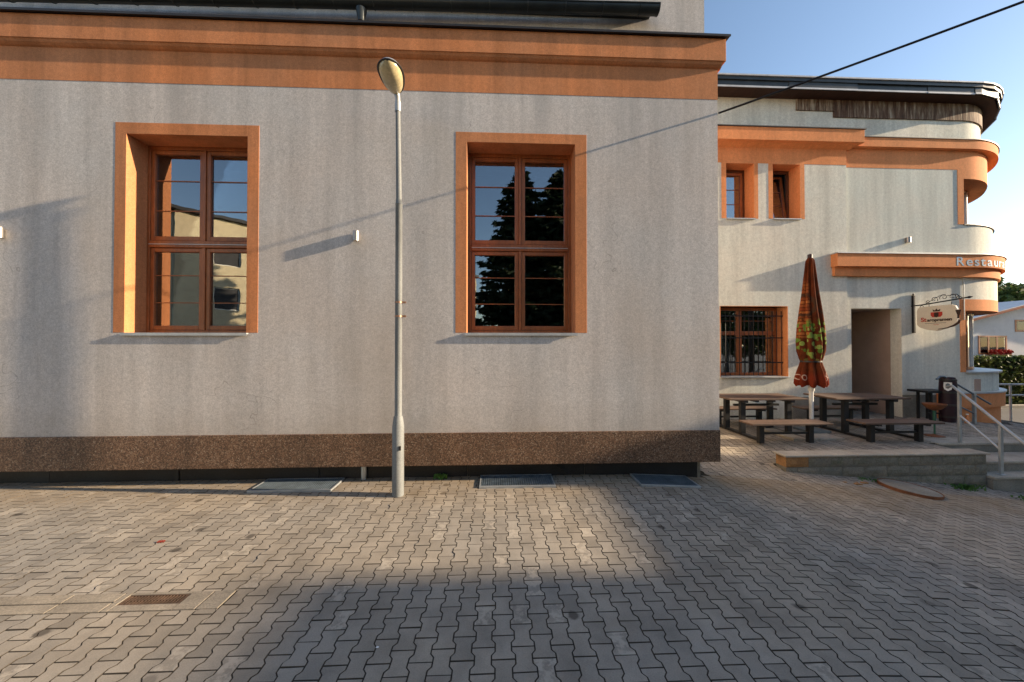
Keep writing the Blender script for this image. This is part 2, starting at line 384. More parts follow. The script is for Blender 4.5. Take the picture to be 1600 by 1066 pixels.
L, PW = .2, .141
GAP = .0065
def hw(u):                                    # half width of an I-shaped stone at u along its length
    a = min(u, L-u)
    g = 1 if a < .036 else (-1 if a > .064 else 1-2*(a-.036)/.028)
    return PW/2 + .0122*g
us = [0, .036, .064, .136, .164, .2]
OUT = [(-hw(u)+GAP/2, u-L/2) for u in us] + [(hw(u)-GAP/2, u-L/2) for u in reversed(us)]
OUT = [(x, max(-L/2+GAP/2, min(L/2-GAP/2, y))) for x, y in OUT]
def inset(poly, d):
    n = len(poly); out = []
    for i in range(n):
        p0, p1, p2 = Vector(poly[i-1]), Vector(poly[i]), Vector(poly[(i+1) % n])
        e1, e2 = (p1-p0), (p2-p1)
        if e1.length < 1e-6 or e2.length < 1e-6: out.append(tuple(p1)); continue
        e1.normalize(); e2.normalize()
        n1, n2 = Vector((e1.y, -e1.x)), Vector((e2.y, -e2.x))   # outline runs clockwise: inward normal
        m = n1+n2
        if m.length < .3: out.append(tuple(p1)); continue
        m.normalize(); k = d/max(.4, m.dot(n1)); out.append((p1.x+m.x*k, p1.y+m.y*k))
    return out
def area(poly): return sum(poly[i-1][0]*poly[i][1]-poly[i][0]*poly[i-1][1] for i in range(len(poly)))/2
if area(OUT) > 0: OUT = OUT[::-1]
INN = inset(OUT, .002)
def clip(poly, ax, val, keep_less):
    res = []
    for i in range(len(poly)):
        a, b = poly[i-1], poly[i]
        ia = (a[ax] < val) == keep_less; ib = (b[ax] < val) == keep_less
        if ia != ib:
            t = (val-a[ax])/(b[ax]-a[ax]); res.append((a[0]+(b[0]-a[0])*t, a[1]+(b[1]-a[1])*t))
        if ib: res.append(b)
    return res
GRATES = [(-3.64, -2.44, 5.29, 5.78), (-.275, .885, 5.31, 5.80), (2.20, 3.14, 5.32, 5.80)]
HOLES = [(g[0]-.012, g[1]+.012, g[2]-.012, g[3]+.06) for g in GRATES] + [(-11.6, -2.27, 2.985, 3.20)]
def paver_poly(cx, cy):
    polys = [[(x+cx, y+cy) for x, y in OUT]]
    for hx0, hx1, hy0, hy1 in HOLES:
        nxt = []
        for p in polys:
            xs_ = [q[0] for q in p]; ys_ = [q[1] for q in p]
            if max(xs_) < hx0 or min(xs_) > hx1 or max(ys_) < hy0 or min(ys_) > hy1: nxt.append(p); continue
            for a in (clip(p, 0, hx0, True), clip(p, 0, hx1, False)):
                if len(a) > 2 and abs(area(a)) > 4e-4: nxt.append(a)
            mid = clip(clip(p, 0, hx0, False), 0, hx1, True)
            if len(mid) > 2:
                for a in (clip(mid, 1, hy0, True), clip(mid, 1, hy1, False)):
                    if len(a) > 2 and abs(area(a)) > 4e-4: nxt.append(a)
        polys = nxt
    out = []
    for p in polys:
        if cx < 3.55 and cy < 6.2:
            p = clip(p, 1, 5.84, True)
        if len(p) > 2 and abs(area(p)) > 3e-4: out.append(p)
    return out, len(polys) == 1 and len(polys[0]) == len(OUT)
X0, Y0 = .043, 4.431
full, cut, terr, tcut = [], [], [], []
for i in range(-90, 120):
    cx = X0 + i*PW
    for j in range(-70, 42):
        cy = Y0 - j*.2 - (.1 if i % 2 else 0) + .1
        if cy < 1.0 or cy > 12.5: continue
        if cx < -1.8*cy-3.0 or cx > 1.9*cy+4.0: continue
        if cx < -10.9: continue
        if cy > 5.84+.1 and cx < 3.60: continue
        if cx > 5.43 and 6.40 < cy < 6.9:
            whole_ = [(x+cx, y+cy) for x, y in OUT]
            if cy < 6.6:
                q_ = clip(whole_, 1, 6.505 if cx < 9.5 else 6.41, True)
                if len(q_) > 2 and abs(area(q_)) > 3e-4: cut.append((q_, cx, cy))
            if cy > 6.68 and cx < 9.5:
                q_ = clip(whole_, 1, 6.795, False)
                if len(q_) > 2 and abs(area(q_)) > 3e-4: tcut.append((q_, cx, cy))
            continue
        if cx > 5.43 and cy >= 6.9:
            if 9.89 < cy < 10.1 and cx < 13:
                q_ = clip([(x+cx, y+cy) for x, y in OUT], 1, 9.98, True)
                if len(q_) > 2 and abs(area(q_)) > 3e-4: tcut.append((q_, cx, cy))
                if not 10.5 < cx < 12: continue
            if cy > 10.0-.1 and cx < 14.0 and not (10.5 < cx < 12.0 and cy < 12): continue
            if cx > 14 and cy > 9.9 and (cx-14.2)**2+(cy-13)**2 < 3.25**2: continue
            if cx > 9.4 and cy < 7.36: continue
            terr.append((cx, cy)); continue
        if cy > 10: continue
        ps_, whole = paver_poly(cx, cy)
        if whole and cy < 5.74 or (whole and cx > 3.6): full.append((cx, cy))
        else: cut += [(p, cx, cy) for p in ps_]
        if cy > 6.5 and whole: pass
def side_mask(loops_per_face):
    return np.concatenate([np.full(k, 1.0 if k == 4 else 0.0, dtype=np.float32) for k in loops_per_face])
def toned(me, tone, worn):
    a = me.color_attributes.new('tone', 'FLOAT_COLOR', 'CORNER'); n = len(me.loops)
    arr = np.zeros((n, 4), dtype=np.float32); arr[:, 0] = tone; arr[:, 1] = worn; arr[:, 2] = side_mask([len(p_.vertices) for p_ in me.polygons]); arr[:, 3] = 1; a.data.foreach_set('color', arr.ravel())
n12 = len(OUT)
def paver_geo(outer, inner, zf, tilt=(0, 0), dz=0.0, cx=0, cy=0):
    v = []
    for x, y in outer: v.append((x, y, zf(x, y)-.03))
    for x, y in outer: v.append((x, y, zf(x, y)-.0016+dz+tilt[0]*(x-cx)+tilt[1]*(y-cy)))
    for x, y in inner: v.append((x, y, zf(x, y)+dz+tilt[0]*(x-cx)+tilt[1]*(y-cy)))
    n = len(outer)
    f = [(i, (i+1) % n, n+(i+1) % n, n+i) for i in range(n)] + [(n+i, n+(i+1) % n, 2*n+(i+1) % n, 2*n+i) for i in range(n)] + [tuple(range(2*n, 3*n))]
    f = [tuple(reversed(q)) for q in f]
    return v, f
def rtone(): return min(1.15, max(-.2, rng.normal(.5, .26)))
def in_view(cx, cy):
    r = Vector((math.cos(YAW), -math.sin(YAW), 0)); q = Vector((cx, cy, zg(cx, cy)-CH)); d = q.dot(fw)
    if d < .3: return False
    up = r.cross(fw); u = q.dot(r)/d*549.83; v_ = q.dot(up)/d*549.83
    return abs(u) < 812 and abs(v_) < 545
vis = sorted([p for p in full if in_view(*p)], key=lambda p: p[1]**2+.35*p[0]**2 if zg(*p) > -.5 else 99)
near = set(vis[:300])
variants = []
for k in range(24):
    v, f = paver_geo(OUT, INN, lambda x, y: 0.0)
    me = bpy.data.meshes.new('paver'); me.from_pydata(v, [], f); me.materials.append(M['paver'])
    toned(me, rtone(), 1 if k in (3, 17) else 0); variants.append(me)
for cx, cy in vis[:300]:
    o = bpy.data.objects.new('paver', variants[int(rng.integers(24))]); z = zg(cx, cy)
    sx_ = (zg(cx+.05, cy)-zg(cx-.05, cy))/.1
    finish(o, court, (cx, cy, z+rng.normal(0, .0012)))
    o.rotation_euler = (rng.normal(0, .006), -math.atan(sx_)+rng.normal(0, .008), 0)
def field(name, items, parent):
    V, F, T, Wn, Sd = [], [], [], [], []
    for outer, inner, cx, cy in items:
        v, f = paver_geo(outer, inner, zg, (rng.normal(0, .007), rng.normal(0, .006)), rng.normal(0, .0012), cx, cy)
        n = len(V); V += v; F += [tuple(i+n for i in q) for q in f]
        tn = rtone(); wr = 1.0 if rng.random() < .045 else 0.0
        k = sum(len(q) for q in f); T += [tn]*k; Wn += [wr]*k
        for q in f: Sd += [0.0 if q is f[-1] else 1.0]*len(q)
    me = bpy.data.meshes.new(name); me.from_pydata(V, [], F); me.materials.append(M['paver'])
    a = me.color_attributes.new('tone', 'FLOAT_COLOR', 'CORNER'); arr = np.zeros((len(me.loops), 4), dtype=np.float32)
    arr[:, 0] = T; arr[:, 1] = Wn; arr[:, 2] = Sd; arr[:, 3] = 1; a.data.foreach_set('color', arr.ravel())
    o = bpy.data.objects.new(name, me); finish(o, parent); return stuff(o)
items = [([(x+cx, y+cy) for x, y in OUT], [(x+cx, y+cy) for x, y in INN], cx, cy) for cx, cy in full if (cx, cy) not in near]
def cutitem(p, cx, cy):
    if area(p) > 0: p = p[::-1]
    q = []
    for a in p:
        if not q or (Vector(a)-Vector(q[-1])).length > .0008: q.append(a)
    mx = sum(a[0] for a in q)/len(q); my = sum(a[1] for a in q)/len(q)
    return q, [(a[0]+(mx-a[0])*.06, a[1]+(my-a[1])*.06) for a in q], cx, cy
items += [cutitem(p, cx, cy) for p, cx, cy in cut]
field('paver_field', items, court)
field('paver_field', [([(x+cx, y+cy) for x, y in OUT], [(x+cx, y+cy) for x, y in INN], cx, cy) for cx, cy in terr] + [cutitem(*q_) for q_ in tcut], terrace)

# ------------------------------------------------------------------ wall with rectangular openings
def holed(mb, x0, x1, z0, z1, holes, y, thick):
    xs_ = sorted({x0, x1, *[h[0] for h in holes], *[h[1] for h in holes]}); zs_ = sorted({z0, z1, *[h[2] for h in holes], *[h[3] for h in holes]})
    xs_ = [a for a in xs_ if x0 <= a <= x1]; zs_ = [a for a in zs_ if z0 <= a <= z1]
    idx = {}
    def vid(i, j, k):
        if (i, j, k) not in idx: idx[(i, j, k)] = len(mb.v); mb.v.append((xs_[i], y+(thick if k else 0), zs_[j]))
        return idx[(i, j, k)]
    def solid(i, j):
        if i < 0 or j < 0 or i >= len(xs_)-1 or j >= len(zs_)-1: return False
        mx, mz = (xs_[i]+xs_[i+1])/2, (zs_[j]+zs_[j+1])/2
        return not any(h[0] < mx < h[1] and h[2] < mz < h[3] for h in holes)
    for i in range(len(xs_)-1):
        for j in range(len(zs_)-1):
            if not solid(i, j): continue
            mb.f.append((vid(i, j, 0), vid(i+1, j, 0), vid(i+1, j+1, 0), vid(i, j+1, 0)))
            mb.f.append((vid(i, j, 1), vid(i, j+1, 1), vid(i+1, j+1, 1), vid(i+1, j, 1)))
            if not solid(i-1, j): mb.f.append((vid(i, j, 0), vid(i, j+1, 0), vid(i, j+1, 1), vid(i, j, 1)))
            if not solid(i+1, j): mb.f.append((vid(i+1, j, 0), vid(i+1, j, 1), vid(i+1, j+1, 1), vid(i+1, j+1, 0)))
            if not solid(i, j-1): mb.f.append((vid(i, j, 0), vid(i, j, 1), vid(i+1, j, 1), vid(i+1, j, 0)))
            if not solid(i, j+1): mb.f.append((vid(i, j+1, 0), vid(i+1, j+1, 0), vid(i+1, j+1, 1), vid(i, j+1, 1)))
    return mb

# ------------------------------------------------------------------ the hall
D, XR, XL = 5.58, 3.60, -12.0
hall = thing('hall_building', 'large grey stucco hall with orange cornice and two tall brown windows', 'building', (0, D, 0))
WINS = [dict(o=(-5.66, -3.865, 2.335, 5.375), t=(-5.825, -3.69, 2.335, 5.55)), dict(o=(-.485, 1.245, 2.34, 5.372), t=(-.663, 1.432, 2.34, 5.532)),
        dict(o=(-11.0, -9.2, 2.335, 5.375), t=(-11.17, -9.02, 2.335, 5.55))]
ZB0, ZB1 = 6.165, 6.66
holes = [w_['t'] for w_ in WINS]
wall = holed(MB(), XL, XR, .77, ZB0, holes, D, .34).build('wall', M['wall'], hall)
box('wall_return', M['wall'], hall, XR-.34, XR, D+.34, 10.2, .77, ZB0)
box('frieze', M['orange'], hall, XL, XR+.004, D-.004, D+.34, ZB0, 6.70)
box('frieze', M['orange'], hall, XR-.34, XR+.004, D+.34, 10.2, ZB0, 6.70)
# plinth overhangs the dark damp-proof skirting
box('plinth', M['plinth'], hall, XL, XR+.012, D-.012, D+.30, .255, .77, bevel=.01)
box('plinth', M['plinth'], hall, XR-.30, XR+.012, D+.30, 10.2, .255, .77)
box('footing', M['concreted'], hall, XL, XR-.17, D+.26, 10.2, -.3, .30)
mem = MB()
ex = -11.5; k = 0
while ex < 3.3:
    x1 = min(ex+2.15+.25*math.sin(k*2.1), 3.36)
    if not (.86 < ex < 1.2): 
        pass
    n = 14
    v = []
    for i in range(n+1):
        x = ex + (x1-ex)*i/n; yy = D+.235 - .012*math.sin(k+i*.9) - .008*rng.random()
        v += [(x, yy, -.12), (x, yy-.006*rng.random(), .12), (x, yy, .275), (x, yy+.008, -.12), (x, yy+.008, .12), (x, yy+.008, .275)]
    f = []
    for i in range(n):
        a, b = i*6, i*6+6
        f += [(a, b, b+1, a+1), (a+1, b+1, b+2, a+2), (a+3, a+4, b+4, b+3), (a+4, a+5, b+5, b+4)]
    MB().add(v, f).build('membrane_sheet', M['membrane'], hall, auto=50)
    ex = x1+.01; k += 1
    if abs(ex-.85) < .35: ex = 1.32; MB().box(.90, 1.26, D+.20, D+.245, .02, .27).build('bare_footing_patch', M['concrete'], hall)
MB().tube([(.62, D+.17, .235), (.95, D+.16, .19), (1.22, D+.13, .045)], [.012, .016, .006], 6).build('loose_membrane_strip', M['membrane'], hall)
# cornice
PC = .092
corn = MB().box(XL, XR+PC, D-PC, D+.5, 6.735, 7.10).build('cornice', M['orange'], hall, bevel=.006)
mb = MB()                                     # cove under it
pr = [(0, 6.66), (-.03, 6.675), (-.06, 6.70), (-PC+.012, 6.735), (0.2, 6.735), (.2, 6.66)]
mb.prism(pr, lambda u, v_, t: (t, D+u, v_), XL, XR+.05)
mb.build('cornice_cove', M['orange'], corn)
box('cornice_return', M['orange'], corn, XR-.3, XR+PC, D+.5, 10.1, 6.66, 7.10)
box('flashing', M['flash'], corn, XL, XR+PC+.045, D-PC-.048, 6.1, 7.108, 7.128)
box('flashing_lip', M['flash'], corn, XL, XR+PC+.048, D-PC-.051, D-PC-.043, 7.098, 7.132)
box('flashing', M['flash'], corn, XR-.3, XR+PC+.055, 6.1, 10.1, 7.10, 7.128)
# attic wall, fire wall and gutter
box('attic_wall', M['wall'], hall, XL, 2.62, 5.897, 6.2, 7.10, 8.1)
box('fire_wall', M['wall'], hall, 2.62, XR-.02, 5.897, 6.3, 7.10, 10.4)
box('attic_return_wall', M['wall'], hall, XR-.32, XR-.02, 6.3, 10.2, 7.10, 10.4)
def gz(x): return 7.62 + (x-2.7)*.0165       # the gutter falls to the left
gut = MB(); prof = [(math.cos(a), math.sin(a)) for a in np.linspace(math.pi, 2*math.pi, 13)]
n = 26; v = []
for i in range(n+1):
    x = XL + (2.66-XL)*i/n
    for c, s_ in prof: v.append((x, 5.70+c*.095, gz(x)+.13+s_*.10))
    for c, s_ in reversed(prof): v.append((x, 5.70+c*.087, gz(x)+.132+s_*.09))
m_ = 2*len(prof); f = []
for i in range(n):
    for k in range(m_): f.append((i*m_+k, i*m_+(k+1) % m_, (i+1)*m_+(k+1) % m_, (i+1)*m_+k))
f += [tuple(range(m_)), tuple(range(n*m_, (n+1)*m_))]
gu = gut.add(v, f).build('gutter', M['gutter'], hall, auto=40)
MB().tube([(XL, 5.602, gz(XL)+.135), (2.67, 5.602, gz(2.67)+.135)], .012, 8).build('bead', M['gutter'], gu)
MB().prism(prof, lambda u, v_, t: (t, 5.70+u*.1, gz(t)+.13+v_*.105), 2.655, 2.675).build('end_cap', M['gutter'], gu)
for i in range(17):
    x = 2.35 - i*.62
    MB().tube([(x, 5.70+.1*math.cos(a), gz(x)+.13+.103*math.sin(a)) for a in np.linspace(math.pi, 2*math.pi, 9)], .008, 5).build('gutter_bracket', M['gutter'], gu)
box('eaves_board', M['gutter'], hall, XL, 2.60, 5.80, 5.895, 7.75, 7.87)
mb = MB().prism([(5.78, 7.78), (10.2, 9.4), (10.2, 9.45), (5.78, 7.82)], lambda u, v_, t: (t, u, v_), XL, 2.61); mb.build('roof_sheet', M['roof'], hall)
MB().lathe([(.055, 0), (.055, .05), (.075, .14), (.085, .2)], (-2.19, 5.70, 7.34), 14).build('downpipe_funnel', M['gutter'], hall, auto=40)
MB().tube([(-2.19, 5.70, 7.36), (-2.185, 5.72, 7.10), (-2.18, 5.75, 7.05)], .042, 12).build('downpipe', M['copper'], hall, auto=60)
# closed volume behind the walls so that the rooms are dark
box('back_wall', M['interior'], hall, XL, XR, 10.1, 10.2, -.1, 10.4)
box('end_wall', M['interior'], hall, XL-.1, XL, D, 10.2, -.1, 10.4)
box('room_floor', M['interior'], hall, XL, XR-.34, D+.34, 10.1, .9, 1.0)
box('room_ceiling', M['interior'], hall, XL, XR-.34, D+.34, 10.1, 7.0, 7.1)

FY = 5.905
def tall_window(o, t, lab):
    x0, x1, z0, z1 = o; tx0, tx1, tz0, tz1 = t
    y0, y1 = D-.003, FY+.06
    tr = MB().box(tx0, x0, y0, y1, z0, tz1).box(x1, tx1, y0, y1, z0, tz1).box(x0, x1, y0, y1, z1, tz1).build('window_surround', M['orange'], hall, bevel=.003)
    MB().box(x0-.03, x1+.03, D-.036, FY+.02, z0-.022, z0-.004).box(x0-.03, x1+.03, D-.039, D-.035, z0-.045, z0-.002).box(tx0, tx1, D+.02, FY+.1, z0-.12, z0-.024).build('window_sill', M['sill'], hall)
    zm = z0 + (z1-z0)*.475; fw_ = .045; xm = (x0+x1)/2
    fr = MB().box(x0, x0+fw_, FY, FY+.08, z0, z1).box(x1-fw_, x1, FY, FY+.08, z0, z1).box(x0+fw_, x1-fw_, FY, FY+.08, z0, z0+.05).box(x0+fw_, x1-fw_, FY, FY+.08, z1-.06, z1)
    win = fr.build('window', M['wood'], hall, bevel=.006)
    box('transom', M['wood'], win, x0+fw_, x1-fw_, FY-.015, FY+.08, zm-.055, zm+.055, bevel=.01)
    box('transom_drip', M['sill'], win, x0+fw_+.01, x1-fw_-.01, FY-.03, FY-.016, zm-.012, zm+.0, bevel=.002)
    box('mullion', M['wood'], win, xm-.022, xm+.022, FY-.008, FY+.08, z0+.05, zm-.055, bevel=.006)
    box('mullion', M['wood'], win, xm-.022, xm+.022, FY-.008, FY+.08, zm+.055, z1-.06, bevel=.006)
    for (a, b) in ((x0+fw_+.004, xm-.024), (xm+.024, x1-fw_-.004)):
        for (c, d) in ((z0+.054, zm-.06), (zm+.06, z1-.064)):
            s = .062
            sash = MB().box(a, a+s, FY+.01, FY+.075, c, d).box(b-s, b, FY+.01, FY+.075, c, d).box(a+s, b-s, FY+.01, FY+.075, c, c+s+.01).box(a+s, b-s, FY+.01, FY+.075, d-s, d).build('sash', M['wood'], win, bevel=.007)
            box('pane', M['glass'], win, a+s-.005, b-s+.005, FY+.045, FY+.049, c+s, d-s+.01)
            for q in (1/3, 2/3):
                z = c + (d-c)*q
                box('glazing_bar', M['wood'], win, a+s, b-s, FY+.030, FY+.0445, z-.006, z+.006)
            if d > zm+.5: box('blind_box', M['woodd'], win, a+s, b-s, FY+.055, FY+.07, d-s-.075, d-s)
            box('handle', M['steel'], win, (b-.04 if a < xm-.1 and b < xm else a+.02), (b-.02 if b < xm else a+.04), FY+.0765, FY+.10, (c+d)/2-.05, (c+d)/2+.05)
    return win
for w_ in WINS: tall_window(w_['o'], w_['t'], '')
# radiators / furniture inside, dim
box('inner_shelf', M['interior'], hall, -6.2, -3.3, 6.6, 7.0, 1.0, 2.0)

# small vent pipe under the plinth
MB().cyl((-2.138, 5.76, -.01), (-2.138, 5.76, .255), .042, n=16).build('vent_pipe', M['zinc'], hall, auto=40)

# ------------------------------------------------------------------ the restaurant
rest = thing('restaurant_building', 'two-storey restaurant with rounded corner, orange bands and dark eaves', 'building', (9, 10, 0))
RY, XC, RR = 10.0, 14.2, 3.0
DB = None
def path(s, d):
    if DB is not None and s > XC: k_ = smooth(0, 2.2, s-XC); d = d + (DB-d)*k_
    return path_(s, d)
def path_(s, d):                               # s: x along the straight front, then round the corner
    if s <= XC: return (s, RY-d)
    a = (s-XC)/RR
    if a <= 1.85: return (XC+(RR+d)*math.sin(a), RY+RR-(RR+d)*math.cos(a))
    p = (XC+(RR+d)*math.sin(1.85), RY+RR-(RR+d)*math.cos(1.85)); e = (a-1.85)*RR
    return (p[0]+e*math.cos(1.85), p[1]+e*math.sin(1.85))
SEND = XC + RR*1.85 + 2
def stations(s0, s1, fine=.22):
    out = [s0]
    if s0 < XC < s1: out.append(XC)
    a = max(s0, XC)
    if s1 > XC:
        n = max(1, int((s1-a)/fine)); out += [a+(s1-a)*i/n for i in range(1, n+1)]
    else: out.append(s1)
    return sorted(set(round(q, 5) for q in out))
def sweep(mb, s0, s1, d, z0, z1, th=.3, fine=.2, d1=None):
    global DB
    st = stations(s0, s1, fine); n0 = len(mb.v)
    for s in st:
        DB = d1; o_ = path(s, d); DB = None if d1 is None else d1-th; i_ = path(s, d-th); DB = None
        mb.v += [(*o_, z0), (*o_, z1), (*i_, z1), (*i_, z0)]
    for i in range(len(st)-1):
        a, b = n0+i*4, n0+i*4+4
        for k in range(4): mb.f.append((a+k, b+k, b+(k+1) % 4, a+(k+1) % 4))
    e = n0+(len(st)-1)*4
    mb.f += [(n0, n0+1, n0+2, n0+3), (e+3, e+2, e+1, e)]
    return mb
ZU = 4.30
h_low = [(6.47, 8.483, 1.225, 3.27), (10.48, 12.04, -.2, 3.23)]
h_up = [(6.525, 7.622, 5.84, 7.47), (7.94, 9.032, 5.85, 7.47)]
XS = 10.32
XW = 14.05
# straight front: left bay stands 5 cm proud of the right bay
holed(MB(), XR, XS, -.3, 8.0, [h_low[0]] + h_up, RY-.05, .35).build('wall', M['wall2'], rest)
holed(MB(), XS, XW, -.6, 8.0, [h_low[1]], RY, .30).build('wall', M['wall2'], rest)
box('base_course', M['concreted'], rest, 8.6, XS-.02, RY-.062, RY-.05, -.05, .62)
box('base_course', M['concreted'], rest, 12.04, XW, RY-.012, RY, -.2, .66)
# rounded corner, ring by ring
sweep(MB(), XW, SEND, 0.0, -1.5, 1.30).build('corner_wall', M['wall2'], rest, auto=40)
sweep(MB(), XW, SEND, 0.0, 3.52, ZU).build('corner_wall', M['wall2'], rest, auto=40)
sweep(MB(), XW, SEND, 0.0, ZU, 5.76, d1=-.09).build('corner_wall', M['wall2'], rest, auto=40)
sweep(MB(), XW, SEND, .006, 7.16, 8.0, th=.8, d1=-.20).build('corner_lintel', M['orange2'], rest, auto=40)
sweep(MB(), XW-.0, SEND, .004, 3.18, 3.52, th=.7).build('corner_lintel', M['orange2'], rest, auto=40)
box('window_surround', M['orange2'], rest, 13.86, XW+.0, RY-.012, RY+.3, 5.78, 7.43)
box('window_surround', M['orange2'], rest, 13.88, XW+.0, RY-.012, RY+.3, 1.33, 3.52)
# recessed corner glazing with posts
for z0, z1, dd in ((5.78, 7.16, -.60), (1.36, 3.18, -.52)):
    g = sweep(MB(), XW, SEND, dd, z0, z1, th=.02).build('corner_glazing', M['glass'], rest, auto=40)
    sweep(MB(), XW, SEND, dd-.55, z0-.02, z1+.02, th=.1).build('corner_room', M['interior'], rest)
    for i, s in enumerate((XW+.06, XW+1.62, XW+1.0, XW+2.5, XW+3.3, XW+4.2)):
        sweep(MB(), s, s+.10, dd+.05, z0, z1, th=.12).build('window_post', M['wood'] if i != 1 else M['white_pl'], rest, bevel=.006)
    sweep(MB(), XW, SEND, dd+.05, z1-.09, z1, th=.12).build('window_head', M['wood'], rest)
    sweep(MB(), XW, SEND, dd+.05, z0, z0+.08, th=.12).build('window_rail', M['wood'], rest)
box('transom', M['white_pl'], rest, XW+.0, XW+.45, RY+.30, RY+.42, 2.48, 2.54)
sweep(MB(), XW-.02, SEND, .035, 5.76, 5.785, th=.75, d1=-.05).build('sill_ledge', M['flash'], rest)
sweep(MB(), XW-.02, SEND, .07, 1.30, 1.345, th=.75).build('sill_ledge', M['sill'], rest)
sweep(MB(), 13.1, SEND, .15, .70, .74, th=.2).build('plinth_ledge', M['sill'], rest)
sweep(MB(), 13.1, SEND, .12, .28, .70, th=.2).build('plinth_drum', M['orange2'], rest, auto=40)
sweep(MB(), 13.1, SEND, .03, -1.5, .28, th=.2).build('plinth_drum', M['orange2'], rest, auto=40)
box('vent_opening', M['ped'], rest, 14.32, 14.52, RY-.003, RY+.05, .76, 1.12)
# friezes and cornices
box('frieze', M['orange2'], rest, XR, XS+.004, RY-.056, RY+.2, 7.47, 8.0)
sweep(MB(), XS+.005, XW, .006, 7.43, 8.0).build('frieze', M['orange2'], rest)
c1 = box('cornice', M['orange2'], rest, XR, 10.60, RY-.33, RY+.2, 8.0, 8.37, bevel=.006)
box('flashing', M['flash'], c1, XR, 10.63, RY-.36, RY+.2, 8.37, 8.395)
MB().prism([(-.056, 7.93), (-.20, 8.0), (.1, 8.0), (.1, 7.93)], lambda u, v_, t: (t, RY+u, v_), XR, 10.45).build('cornice_cove', M['orange2'], c1)
c2 = sweep(MB(), 10.605, SEND, .14, 8.0, 8.27, th=.5, d1=.04).build('cornice', M['orange2'], rest, auto=40)
sweep(MB(), 10.605, SEND, .165, 8.27, 8.29, th=.5, d1=.065).build('flashing', M['flash'], c2, auto=40)
# text band over the door
bnd = sweep(MB(), 9.82, SEND, .26, 4.43, 4.80, th=.4, d1=.13).build('name_band', M['orange2'], rest, auto=40)
sweep(MB(), 9.79, SEND, .29, 4.80, 4.835, th=.45, d1=.16).build('band_flashing', M['sill'], bnd, auto=40)
sweep(MB(), 9.86, SEND, .13, 4.17, 4.43, th=.3, d1=.05).build('band_lower_step', M['orange2'], bnd, auto=40)
# attic wall, bare boarding and eaves
sweep(MB(), XR, SEND, -.10, 8.29, 9.50, th=.3, d1=-.33).build('attic_wall', M['wall2'], rest, auto=40)
sweep(MB(), 8.92, 10.08, -.06, 9.16, 9.49, th=.05).build('bare_boarding', M['bare'], rest)
sweep(MB(), 10.08, SEND, -.06, 8.98, 9.49, th=.05, d1=-.29).build('bare_boarding', M['bare'], rest, auto=40)
def eave(s0, s1, d, z0, z1, name, mat, th, fine=.2): return sweep(MB(), s0, s1, d, z0, z1, th=th, fine=fine, d1=d-.30).build(name, M[mat], rest)
eave(XR, SEND, .30, 9.50, 9.53, 'soffit', 'soffit', .8, .75)
sts = [XR, 6.2, 8.35, 10.4, 12.55, 14.0, 14.9, 15.6, 16.4, 17.4, SEND]
for i in range(len(sts)-1):
    dz = .012*(i % 2); dd = .31+.012*((i*7) % 3)
    sweep(MB(), sts[i], sts[i+1], dd, 9.50+dz, 9.70+dz*.6, th=.05, fine=.75, d1=dd-.28).build('fascia_board', M['gutter'], rest)
    sweep(MB(), sts[i], sts[i+1], dd+.012, 9.49+dz, 9.535+dz, th=.02, fine=.75, d1=dd-.268).build('fascia_trim', M['roofg'], rest)
eave(XR, SEND, .36, 9.70, 9.80, 'roof_edge', 'gutter', .5, .4)
eave(XR, SEND, .39, 9.80, 9.84, 'roof_flashing', 'roofg', .5, .3)
mb = MB(); st = stations(XR, SEND, .3); DB = -.1; pts = [path(s, .2) for s in st]; DB = None
mb.v = [(p[0], p[1], 9.83) for p in pts] + [(XR, 18, 9.83)]; mb.f = [tuple(range(len(mb.v)))]; mb.build('roof_deck', M['roof'], rest)
# windows of the left bay
def small_window(o, t, tilt):
    x0, x1, z0, z1 = o; tx0, tx1 = t
    y0, y1, gy = RY-.056, RY+.42, RY+.34
    MB().box(tx0, x0, y0, y1, z0, z1).box(x1, tx1, y0, y1, z0, z1).box(tx0, tx1, y0, y1, z1, z1+.015).build('window_surround', M['orange2'], rest)
    MB().box(x0, x1, y0-.05, gy+.03, z0-.03, z0-.005).box(tx0+.002, tx1-.002, y0+.02, y1, z0-.06, z0-.031).build('window_sill', M['sill'], rest)
    f = .06
    win = MB().box(x0, x0+f, gy, gy+.07, z0, z1).box(x1-f, x1, gy, gy+.07, z0, z1).box(x0+f, x1-f, gy, gy+.07, z0, z0+f).box(x0+f, x1-f, gy, gy+.07, z1-f-.03, z1).build('window', M['woodd'], rest, bevel=.005)
    a, b, c, d = x0+f, x1-f, z0+f, z1-f-.03; s = .07
    def lean(z): return (z-c)*tilt
    v = []; 
    def slab(xa, xb, za, zb, ya, yb, mat, name):
        MB().add([(xa, ya+lean(za), za), (xb, ya+lean(za), za), (xb, yb+lean(za), za), (xa, yb+lean(za), za), (xa, ya+lean(zb), zb), (xb, ya+lean(zb), zb), (xb, yb+lean(zb), zb), (xa, yb+lean(zb), zb)],
          [(0,3,2,1),(4,5,6,7),(0,1,5,4),(1,2,6,5),(2,3,7,6),(3,0,4,7)]).build(name, mat, win)
    for q in ((a, a+s, c, d), (b-s, b, c, d), (a+s, b-s, c, c+s), (a+s, b-s, d-s, d)): slab(*q, gy+.012, gy+.068, M['wood'], 'sash_rail')
    slab(a+s-.004, b-s+.004, c+s-.004, d-s+.004, gy+.036, gy+.041, M['glass'], 'pane')
    for q in (1/3, 2/3):
        z = c+s+(d-c-2*s)*q; slab(a+s, b-s, z-.008, z+.008, gy+.022, gy+.035, M['wood'], 'glazing_bar')
small_window((6.665, 7.50, 5.84, 7.455), (6.525, 7.622), 0.0)
small_window((8.07, 8.895, 5.85, 7.455), (7.94, 9.032), .13)
